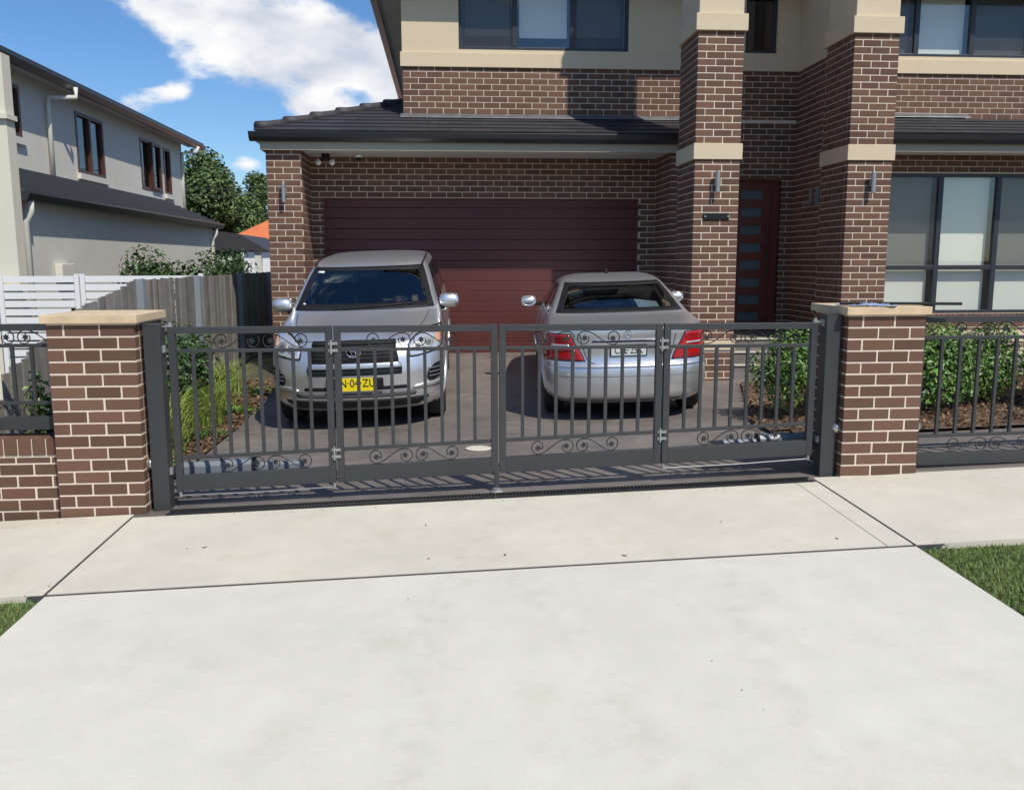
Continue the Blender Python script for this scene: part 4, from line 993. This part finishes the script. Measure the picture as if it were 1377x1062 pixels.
def wheel(parent, x, y, r, w, sg):
    o = bpy.data.objects.new('wheel', None); COL.objects.link(o); o.parent = parent; o.location = (x, y, r)
    h = w/2; MB().lathe([(r*.66, -h), (r*.9, -h), (r*.97, -h*.82), (r, -h*.5), (r, h*.5), (r*.97, h*.82), (r*.9, h), (r*.66, h)], 40, 'x').build('tyre', 'rubber', o, smooth=True)
    m = MB(); m.lathe([(r*.66, -h*.9), (r*.66, h*.9)], 30, 'x')
    for k in range(7):
        t = k*2*math.pi/7; c, q = math.cos(t), math.sin(t); u = Vector((0, c, q)); v_ = Vector((0, -q, c)); xo = sg*h*.92
        m.hexa([tuple(Vector((xo-sg*.03, 0, 0))+v_*-.03), tuple(Vector((xo-sg*.03, 0, 0))+v_*.03), tuple(u*r*.64+v_*.02+Vector((xo-sg*.03, 0, 0))), tuple(u*r*.64-v_*.02+Vector((xo-sg*.03, 0, 0))), tuple(Vector((xo, 0, 0))+v_*-.03), tuple(Vector((xo, 0, 0))+v_*.03), tuple(u*r*.64+v_*.02+Vector((xo, 0, 0))), tuple(u*r*.64-v_*.02+Vector((xo, 0, 0)))])
    m.build('rim', 'galv', o)
def seat(parent, x, y, z, name='seat', hr=True):
    m = MB(); m.box(x-.24, x+.24, y-.06, y+.06, z, z+.55); m.build(name, 'seat', parent, bevel=.04)
    if hr: MB().box(x-.13, x+.13, y-.05, y+.05, z+.60, z+.78).build('headrest', 'seat', parent, bevel=.045)
def place_car(o, x, y, yaw, yfr, yrr):
    """front/rear axle offsets give height and pitch on the slope"""
    c, s_ = math.cos(yaw), math.sin(yaw)
    def w(ly): return x-s_*ly, y+c*ly
    z1, z2 = gz(*w(yfr)), gz(*w(yrr)); pitch = math.atan2(z2-z1, yrr-yfr); xl, yl = w(yfr)
    o.rotation_euler = (pitch, math.atan(-.031*.9), yaw); o.location = (x, y, z1-yfr*math.tan(pitch))
# ---- SUV, nose towards the gate
suv = thing('parked_suv', 'silver SUV parked nose out behind the gate with a yellow number plate', 'car')
rows = [(.24, .16, .42, .78, 4.30, .2), (.30, .07, .50, .85, 4.36, .25), (.38, .02, .55, .888, 4.4, .3), (.50, .0, .56, .902, 4.42, .3), (.62, .0, .56, .908, 4.42, .3), (.74, .02, .57, .910, 4.42, .3), (.84, .05, .58, .907, 4.41, .3), (.92, .10, .60, .90, 4.4, .3),
        (.975, .17, .62, .89, 4.39, .3), (1.02, .32, .62, .882, 4.38, .3), (1.065, .58, .58, .874, 4.37, .3), (1.105, .85, .5, .866, 4.36, .3), (1.145, 1.06, .40, .856, 4.35, .3), (1.18, 1.16, .34, .845, 4.34, .3),
        (1.30, 1.36, .33, .805, 4.30, .3), (1.45, 1.63, .33, .757, 4.22, .3), (1.57, 1.88, .33, .708, 4.12, .3), (1.63, 2.05, .33, .672, 4.0, .35), (1.675, 2.35, .33, .60, 3.8, .4), (1.70, 2.75, .25, .42, 3.5, .3)]
sh = Shell(rows)
AR = .375; WR = .345; A1, A2 = .87, 3.43
def hole_suv(x, y, z, s):
    yf, cf, W_, yr, cr = s.at(z); f = abs(x)/W_
    if 1.215 < z < 1.56 and y < yf+cf*.55 and f < .86: return True
    if 1.22 < z < 1.54 and f > .96 and yf+cf+.05 < y < 3.95: return True
    if f > .75 and z < WR+AR and ((y-A1)**2+(z-WR)**2 < AR**2 or (y-A2)**2+(z-WR)**2 < AR**2): return True
    return False
sh.body(suv, hole_suv)
F_ = sh.front
MB().box(-.70, .70, 1.3, 4.1, .22, .75).box(-.56, .56, .25, 1.3, .24, .80).build('light_block', 'black', suv)  # added black box inside the shell to block light
ws = sh.patch(F_, [(z, -.90*sh.at(z)[2], .90*sh.at(z)[2]) for z in np.linspace(1.185, 1.585, 12)], 'windscreen', 'car_glass', suv, .003, 24, thick=0.0005)
fr = [(z, 0) for z in (1.185, 1.585)]
for nm, rws in (('glass_seal', [(z, -.93*sh.at(z)[2], -.855*sh.at(z)[2]) for z in np.linspace(1.185, 1.59, 10)]), ('glass_seal', [(z, .855*sh.at(z)[2], .93*sh.at(z)[2]) for z in np.linspace(1.185, 1.59, 10)]), ('glass_seal', [(z, -.93*sh.at(z)[2], .93*sh.at(z)[2]) for z in (1.165, 1.19, 1.225)]), ('glass_seal', [(z, -.93*sh.at(z)[2], .93*sh.at(z)[2]) for z in (1.555, 1.575, 1.592)])):
    sh.patch(F_, rws, nm, 'black', suv, .0045, 24, thick=.012)
for sg in (-1, 1):
    sh.patch(sh.side, [(z, sh.at(z)[0]+sh.at(z)[1]+.0, 4.0) for z in np.linspace(1.19, 1.57, 8)], 'side_window', 'dark_pane', suv, .004, 14, sg=sg)
    sh.patch(sh.side, [(z, 2.42, 2.52) for z in np.linspace(1.19, 1.57, 6)], 'door_pillar', 'black', suv, .007, 2, sg=sg)
    for yd in (1.42, 2.45, 3.4): MB().tube([sh.side(yd, z, sg)+Vector((sg*.0005, 0, 0)) for z in np.linspace(.35, 1.17, 10)], .004, 5).build('door_gap', 'black', suv)
    for yd in (2.1, 3.1): MB().tube([sh.side(yd, 1.03, sg)+Vector((sg*.0, 0, 0)), sh.side(yd+.02, 1.03, sg)+Vector((sg*.035, 0, 0)), sh.side(yd+.18, 1.03, sg)+Vector((sg*.035, 0, 0)), sh.side(yd+.2, 1.03, sg)], .013, 8).build('door_handle', 'paint', suv, smooth=True)
    # wheel arch lips
    for ya in (A1, A2): MB().tube([sh.side(ya+AR*math.cos(t), WR+AR*math.sin(t), sg) for t in np.linspace(-.25, math.pi+.25, 22)], .022, 8).build('arch_lip', 'paint', suv, smooth=True)
    for ya in (A1, A2): wheel(suv, sg*.775, ya, WR, .225, sg)
    # mirror
    mo = bpy.data.objects.new('wing_mirror', None); COL.objects.link(mo); mo.parent = suv; mo.location = (sg*.965, 1.47, 1.21)
    mm = MB(); n_ = 14
    prof = [(0.0, .0), (.06, .012), (.085, .05), (.088, .09), (.075, .12), (.0, .13)]
    mm.lathe([(.02, -.12), (.075, -.105), (.092, -.05), (.092, .05), (.075, .10), (.03, .118)], 18, 'x'); hb = mm.build('housing', 'paint', mo, smooth=True); hb.scale = (.95, .75, .88)
    MB().box(-.10, .10, .055, .068, -.07, .07).build('mirror_glass', 'chrome', mo, bevel=.02)
    MB().hexa([(-sg*.06, -.03, -.10), (-sg*.06, .05, -.10), (-sg*.20, .05, -.12), (-sg*.20, -.03, -.12), (-sg*.05, -.03, -.06), (-sg*.05, .05, -.06), (-sg*.20, .05, -.06), (-sg*.20, -.03, -.06)]).build('stalk', 'black', mo, bevel=.008)
    MB().tube([Vector((sg*.645, 2.02, 1.615)), Vector((sg*.66, 2.4, 1.648)), Vector((sg*.65, 3.2, 1.655)), Vector((sg*.60, 3.9, 1.63))], .012, 6).build('roof_gutter', 'black', suv, smooth=True)
    # headlamps: lens, indicator, reflector bowls
    sh.patch(F_, [(.80, sg*.57, sg*.62), (.825, sg*.56, sg*.80), (.86, sg*.555, sg*.872), (.91, sg*.555, sg*.885), (.96, sg*.60, sg*.882), (1.0, sg*.68, sg*.878), (1.025, sg*.79, sg*.868)], 'headlamp', 'clear_lens', suv, .006, 12, 13)
    sh.patch(F_, [(.788, sg*.555, sg*.64), (.815, sg*.545, sg*.83), (.86, sg*.54, sg*.882), (.91, sg*.54, sg*.893), (.965, sg*.585, sg*.89), (1.012, sg*.67, sg*.884), (1.037, sg*.78, sg*.872)], 'headlamp_gap', 'black', suv, .0045, 12, 13)  # black patch behind the lens, painted as the dark gap round it
    hl = sh.patch(F_, [(.90, sg*.835, sg*.868), (.95, sg*.825, sg*.872), (.985, sg*.83, sg*.868)], 'indicator', 'orange_lens', suv, .0085, 4, 7)
    for cx_, cz_, rr_ in ((.64, .885, .05), (.745, .905, .055)):
        sh.patch(F_, ell(sg*cx_, cz_, rr_, rr_*.9, 0, 0), 'reflector', 'galv', suv, .010, 8)
        sh.patch(F_, ell(sg*cx_, cz_, rr_*.5, rr_*.45, 0, 0), 'bulb', 'paint_dark', suv, .0125, 6)
    # fog lamp pockets with slats
    sh.patch(F_, [(.52, sg*.75, sg*.80), (.56, sg*.725, sg*.86), (.62, sg*.735, sg*.878), (.69, sg*.80, sg*.885), (.70, sg*.84, sg*.88)], 'fog_pocket', 'black', suv, .004, 8, 9)
    for z in (.565, .605, .645): sh.patch(F_, [(z, sg*.74, sg*.872), (z+.014, sg*.745, sg*.874)], 'pocket_slat', 'paint_dark', suv, .014, 8)
    sh.patch(F_, [(.475, sg*.58, sg*.80), (.495, sg*.60, sg*.875), (.51, sg*.70, sg*.885)], 'bumper_blade', 'paint', suv, .018, 8, 5, thick=.02)
# grille
sh.patch(F_, [(.755, -.45, .45), (.80, -.445, .445), (.92, -.425, .425), (.955, -.41, .41)], 'upper_grille', 'black', suv, .006, 16, 6)
for z in (.79, .825, .86, .895):
    sh.patch(F_, [(z, -.41, .41), (z+.008, -.41, .41)], 'grille_bar', 'black', suv, .012, 16)
sh.patch(F_, [(.925, -.43, .43), (.955, -.42, .42), (.962, -.41, .41)], 'grille_brow', 'black', suv, .016, 16, 4, thick=.02)
sh.patch(F_, [(.70, -.48, .48), (.72, -.475, .475), (.752, -.462, .462)], 'grille_chrome', 'paint', suv, .022, 16, 4, thick=.024)
sh.patch(F_, [(.632, -.475, .475), (.66, -.48, .48), (.698, -.48, .48)], 'lower_grille', 'black', suv, .005, 16, 4)
sh.patch(F_, [(.478, -.52, .52), (.50, -.525, .525), (.515, -.51, .51)], 'air_slot', 'black', suv, .004, 16, 4)
sh.patch(F_, [(.40, -.60, .60), (.43, -.62, .62), (.452, -.60, .60)], 'skid_panel', 'paint_dark', suv, .006, 16, 4)
sh.patch(F_, [(.28, -.62, .62), (.34, -.72, .72), (.375, -.74, .74)], 'lower_lip', 'rubber', suv, .004, 16, 5)
# badge: three ellipses
bd = bpy.data.objects.new('badge', None); COL.objects.link(bd); bd.parent = suv; bd.location = (0, sh.front(0, .865)[1]-.026, .865)
for rx, rz, cz_, nm in ((.072, .05, 0, 'outer_ring'), (.022, .046, 0, 'upright_ring'), (.048, .018, .027, 'cross_ring')):
    MB().tube([(rx*math.cos(t), 0, cz_+rz*math.sin(t)) for t in np.linspace(0, 2*math.pi, 33)], .0065, 8).build(nm, 'chrome', bd, smooth=True)
# number plate
pl = bpy.data.objects.new('number_plate', None); COL.objects.link(pl); pl.parent = suv; pl.location = (0, -.026, .545); pl.rotation_euler = (.0, 0, 0)
MB().box(-.29, .29, .004, .022, -.062, .062).build('plate_holder', 'black', pl, bevel=.01)
MB().box(-.186, .186, -.002, .003, -.067, .067).build('plate', 'plate_yellow', pl, bevel=.003)
o = link('plate_text', text_mesh('N\u00b704\u00b7ZU', .085), 'ink', pl); o.location = (.03, -.0035, .012); o.rotation_euler = (math.pi/2, 0, 0); o.scale = (.86, 1, 1)
sh.line(F_, [(x, .972-.02*abs(x)) for x in np.linspace(-.56, .56, 30)], 'bonnet_gap', 'black', suv, .004, -.001)
sh.line(F_, [(x, .462) for x in np.linspace(-.86, .86, 40)], 'bumper_gap', 'paint_dark', suv, .003, -.001)
# bonnet shut line, wipers, interior
for sg in (-1, 1):
    MB().tube([sh.front(sg*.56, .985)+Vector((0, -.001, .001))]+[Vector((sg*xx, sh.front(sg*xx, zz)[1], zz+.0012)) for xx, zz in ((.62, 1.02), (.68, 1.06), (.72, 1.10), (.74, 1.14))], .0035, 5).build('bonnet_gap', 'black', suv)
    MB().tube([sh.front(sg*-.1-.25, 1.172)+Vector((0, -.02, .012)), sh.front(sg*.22-.1, 1.185)+Vector((0, -.02, .015)), sh.front(sg*.42+.12, 1.205)+Vector((0, -.015, .01))], .009, 6).build('wiper', 'black', suv)
sh.patch(F_, [(1.535, -.60, -.52), (1.552, -.60, -.52)], 'sticker', 'paper', suv, .006, 2)
sh.patch(F_, [(1.222, -.705, -.675), (1.234, -.705, -.675)], 'sticker', 'paper', suv, .006, 2)
MB().prism([(1.2, 1.06), (1.55, 1.16), (1.95, 1.12), (1.95, .8), (1.2, .8)], 'x', -.74, .74).build('dashboard', 'dash', suv, bevel=.03)
MB().tube([(-.36+.185*math.cos(t), 1.98+.06*math.sin(t), 1.13+.175*math.sin(t)) for t in np.linspace(0, 2*math.pi, 29)], .014, 8).build('steering_wheel', 'dash', suv, smooth=True)
for x in (-.36, .36): seat(suv, x, 2.55, .82)
for x in (-.36, .36): seat(suv, x, 3.45, .82)
v = MB().box(-.21, .21, -.008, .008, -.075, .075).build('sun_visor', 'blind_dark', suv, bevel=.006); v.location = (-.34, 1.98, 1.475); v.rotation_euler = (-.5, 0, 0)
v = MB().box(-.08, .08, -.004, .004, -.03, .03).build('visor_card', 'paper', suv); v.location = (-.28, 1.965, 1.49); v.rotation_euler = (-.5, 0, 0)
MB().box(-.11, .11, 1.86, 1.88, 1.46, 1.52).build('rear_view_mirror', 'dash', suv, bevel=.008)
place_car(suv, -.915, 8.97, math.radians(-1.2), A1, A2)
# ---- sedan, tail towards the gate
sed = thing('parked_sedan', 'silver sedan parked tail out behind the gate with red tail lamps', 'car')
rows = [(.22, .14, .40, .74, 4.38, .3), (.27, .06, .46, .80, 4.44, .4), (.34, .015, .5, .84, 4.5, .5), (.44, .0, .52, .858, 4.52, .55), (.54, .005, .52, .864, 4.52, .55), (.605, .02, .52, .865, 4.5, .55), (.635, .05, .52, .864, 4.47, .55), (.74, .075, .50, .862, 4.36, .55), (.86, .075, .48, .852, 3.95, .5), (.94, .07, .46, .838, 3.5, .4),
        (.99, .075, .44, .82, 3.24, .35), (1.015, .115, .43, .806, 3.18, .33), (1.035, .26, .42, .795, 3.14, .32), (1.055, .48, .38, .785, 3.1, .32), (1.075, .66, .34, .772, 3.06, .32), (1.10, .76, .30, .755, 3.02, .32), (1.20, 1.0, .30, .70, 2.88, .32), (1.30, 1.26, .30, .642, 2.72, .32), (1.375, 1.52, .3, .59, 2.56, .32), (1.415, 1.75, .28, .53, 2.42, .28), (1.44, 2.02, .2, .40, 2.34, .12)]
sd_ = Shell(rows, p=2.7)
AR2, WR2, B1, B2 = .335, .31, .86, 3.58
def hole_sed(x, y, z, s):
    yf, cf, W_, yr, cr = s.at(z); f = abs(x)/W_
    if 1.125 < z < 1.35 and y < yf+cf*.6 and f < .85: return True
    if 1.10 < z < 1.34 and f > .96 and yf+cf+.12 < y < yr-cr-.05: return True
    if 1.04 < z < 1.36 and y > yr-cr*.6 and f < .85: return True
    if f > .75 and z < WR2+AR2 and ((y-B1)**2+(z-WR2)**2 < AR2**2 or (y-B2)**2+(z-WR2)**2 < AR2**2): return True
    return False
sd_.body(sed, hole_sed); F_ = sd_.front
MB().box(-.66, .66, 1.25, 4.1, .20, .62).box(-.5, .5, .2, 1.25, .22, .70).build('light_block', 'black', sed)  # black box added within the sedan shell, blocks light from below
sd_.patch(F_, [(z, -.89*sd_.at(z)[2], .89*sd_.at(z)[2]) for z in np.linspace(1.10, 1.37, 10)], 'rear_window', 'car_glass', sed, .003, 24, thick=.0005)
for rws in ([(z, -.92*sd_.at(z)[2], -.845*sd_.at(z)[2]) for z in np.linspace(1.10, 1.372, 10)], [(z, .845*sd_.at(z)[2], .92*sd_.at(z)[2]) for z in np.linspace(1.10, 1.372, 10)], [(z, -.92*sd_.at(z)[2], .92*sd_.at(z)[2]) for z in (1.095, 1.11, 1.132)], [(z, -.92*sd_.at(z)[2], .92*sd_.at(z)[2]) for z in (1.345, 1.36, 1.375)]):
    sd_.patch(F_, rws, 'glass_seal', 'black', sed, .0045, 24, thick=.012)
sd_.patch(sd_.rear, [(z, -.9*sd_.at(z)[2], .9*sd_.at(z)[2]) for z in np.linspace(1.02, 1.38, 8)], 'windscreen', 'car_glass', sed, .003, 12, thick=.0005)
for sg in (-1, 1):
    sd_.patch(sd_.side, [(1.075, 1.15, 2.95), (1.10, 1.2, 2.86), (1.2, 1.36, 2.62), (1.28, 1.52, 2.44), (1.35, 1.78, 2.2)], 'side_window', 'dark_pane', sed, .004, 16, 9, sg=sg)
    sd_.patch(sd_.side, [(z, 1.98, 2.06) for z in np.linspace(1.08, 1.36, 5)], 'door_pillar', 'black', sed, .007, 2, sg=sg)
    for yd in (1.15, 2.05, 3.05): MB().tube([sd_.side(yd, z, sg) for z in np.linspace(.35, 1.06, 10)], .004, 5).build('door_gap', 'black', sed)
    for ya in (B1, B2):
        MB().tube([sd_.side(ya+AR2*math.cos(t), WR2+AR2*math.sin(t), sg) for t in np.linspace(-.25, math.pi+.25, 22)], .016, 8).build('arch_lip', 'paint', sed, smooth=True); wheel(sed, sg*.745, ya, WR2, .205, sg)
    MB().tube([sd_.side(y_, .60, sg)+Vector((sg*.004, 0, 0)) for y_ in np.linspace(1.25, 3.2, 10)], .010, 6).build('side_strip', 'paint_dark', sed, smooth=True)
    mo = bpy.data.objects.new('wing_mirror', None); COL.objects.link(mo); mo.parent = sed; mo.location = (sg*.96, 2.68, 1.08)
    MB().lathe([(.02, -.10), (.058, -.09), (.07, -.04), (.07, .05), (.055, .09), (.02, .10)], 18, 'x').build('housing', 'paint', mo, smooth=True)
    MB().tube([(.085*math.cos(t), -.052, .058*math.sin(t)) for t in np.linspace(0, 6.283, 21)], .010, 6).build('mirror_rim', 'clear_lens', mo, smooth=True)
    MB().prism([(.082*math.cos(t), .055*math.sin(t)) for t in np.linspace(0, 6.283, 20)[:-1]], 'y', -.056, -.05).build('mirror_glass', 'dash', mo)
    MB().box(*sorted((-sg*.05, -sg*.20)), -.02, .03, -.06, -.02).build('stalk', 'black', mo, bevel=.008)
    # tail lamps
    sd_.patch(F_, [(.675, sg*.455, sg*.845), (.72, sg*.475, sg*.852), (.78, sg*.51, sg*.85), (.84, sg*.545, sg*.842), (.90, sg*.58, sg*.826), (.94, sg*.60, sg*.80)], 'tail_lamp', 'red_lens', sed, .006, 12, 12)
    sd_.patch(F_, [(.666, sg*.44, sg*.852), (.72, sg*.462, sg*.858), (.78, sg*.497, sg*.856), (.84, sg*.532, sg*.848), (.90, sg*.567, sg*.832), (.95, sg*.587, sg*.806)], 'lamp_gap', 'black', sed, .0045, 12, 12)  # larger black patch paints a dark gap around the tail lamp
    sd_.patch(F_, [(.765, sg*.53, sg*.83), (.785, sg*.54, sg*.83)], 'lamp_band', 'red_dark', sed, .0085, 10, 2)
    sd_.patch(F_, [(.818, sg*.60, sg*.78), (.828, sg*.60, sg*.78), (.838, sg*.61, sg*.77)], 'clear_band', 'clear_lens', sed, .0085, 10, 3)
    sd_.patch(F_, [(.70, sg*.49, sg*.82), (.706, sg*.49, sg*.82)], 'lamp_rib', 'red_dark', sed, .0085, 10)
    for z in (.87, .90): sd_.patch(F_, [(z, sg*.60, sg*.80), (z+.005, sg*.60, sg*.80)], 'lamp_rib', 'red_dark', sed, .0085, 8)
    for x in (.21, .62): MB().lathe([(.013, -.006), (.013, .002)], 12, 'y', tuple(sd_.front(sg*x, .535))).build('parking_sensor', 'paint', sed)
# boot details
seam = [(-.50, .96), (-.46, .80), (-.43, .70), (-.40, .655), (-.33, .640), (.33, .640), (.40, .655), (.43, .70), (.46, .80), (.50, .96)]
dn = []
for (a, b), (c, d) in zip(seam, seam[1:]): dn += [(a+(c-a)*t, b+(d-b)*t) for t in np.linspace(0, 1, 7)[:-1]]
sd_.line(F_, dn, 'boot_gap', 'black', sed, .0045, -.001)
sd_.patch(F_, [(.862, -.37, .37), (.874, -.37, .37)], 'handle_strip', 'black', sed, .006, 12)
sd_.patch(F_, [(.876, -.37, .37), (.888, -.37, .37)], 'boot_trim', 'chrome', sed, .012, 12, thick=.014)
sd_.patch(F_, [(1.002, -.20, .20), (1.020, -.19, .19)], 'high_brake_lamp', 'red_lens', sed, .006, 10)
sd_.line(F_, [(x, .515) for x in np.linspace(-.80, .80, 40)], 'bumper_crease', 'paint_dark', sed, .0035, -.001)
sd_.patch(F_, [(.605, -.82, .82), (.625, -.825, .825), (.64, -.82, .82)], 'bumper_ledge', 'paint', sed, .012, 24, 4, thick=.02)
sd_.patch(F_, [(.245, -.56, .56), (.285, -.62, .62)], 'lower_lip', 'paint_dark', sed, .005, 14)
bd = bpy.data.objects.new('badge', None); COL.objects.link(bd); bd.parent = sed; bd.location = (0, sd_.front(0, .945)[1]-.006, .945)
MB().tube([(.036*math.cos(t), 0, .036*math.sin(t)) for t in np.linspace(0, 6.283, 29)], .0035, 6).build('ring', 'chrome', bd, smooth=True)
for k in range(3):
    t = math.pi/2+k*2*math.pi/3; MB().tube([(0, 0, 0), (.034*math.cos(t), 0, .034*math.sin(t))], [.005, .0015], 6).build('star_arm', 'chrome', bd)
pl = bpy.data.objects.new('number_plate', None); COL.objects.link(pl); pl.parent = sed; pl.location = (0, sd_.front(0, .775)[1]-.006, .775)
MB().box(-.19, .19, -.008, .004, -.062, .062).build('plate_frame', 'black', pl, bevel=.003); MB().box(-.178, .178, -.0105, -.0085, -.05, .05).build('plate', 'plate_white', pl)
o = link('plate_text', text_mesh('CPE\u00b725K', .072), 'ink', pl); o.location = (0, -.012, 0); o.rotation_euler = (math.pi/2, 0, 0); o.scale = (.82, 1, 1)
MB().prism([(2.05, 1.43), (2.22, 1.435), (2.20, 1.455), (2.16, 1.495), (2.14, 1.495)], 'x', -.012, .012).build('roof_aerial', 'black', sed)
MB().box(-.60, .60, .86, 1.12, .80, 1.085).build('parcel_shelf', 'dash', sed)
for x in (-.35, 0, .35): seat(sed, x, 1.58, .46)
for x in (-.36, .36): seat(sed, x, 2.3, .46)
MB().prism([(2.6, .9), (3.1, .98), (3.1, .6), (2.6, .6)], 'x', -.7, .7).build('dashboard', 'dash', sed, bevel=.03)
v = MB().box(-.14, .14, -.1, .1, -.004, .004).build('paper_sheet', 'paper', sed); v.location = (.34, 1.0, 1.14); v.rotation_euler = (.5, .15, .3)
place_car(sed, 1.88, 8.80, math.radians(-4.2), B1, B2)
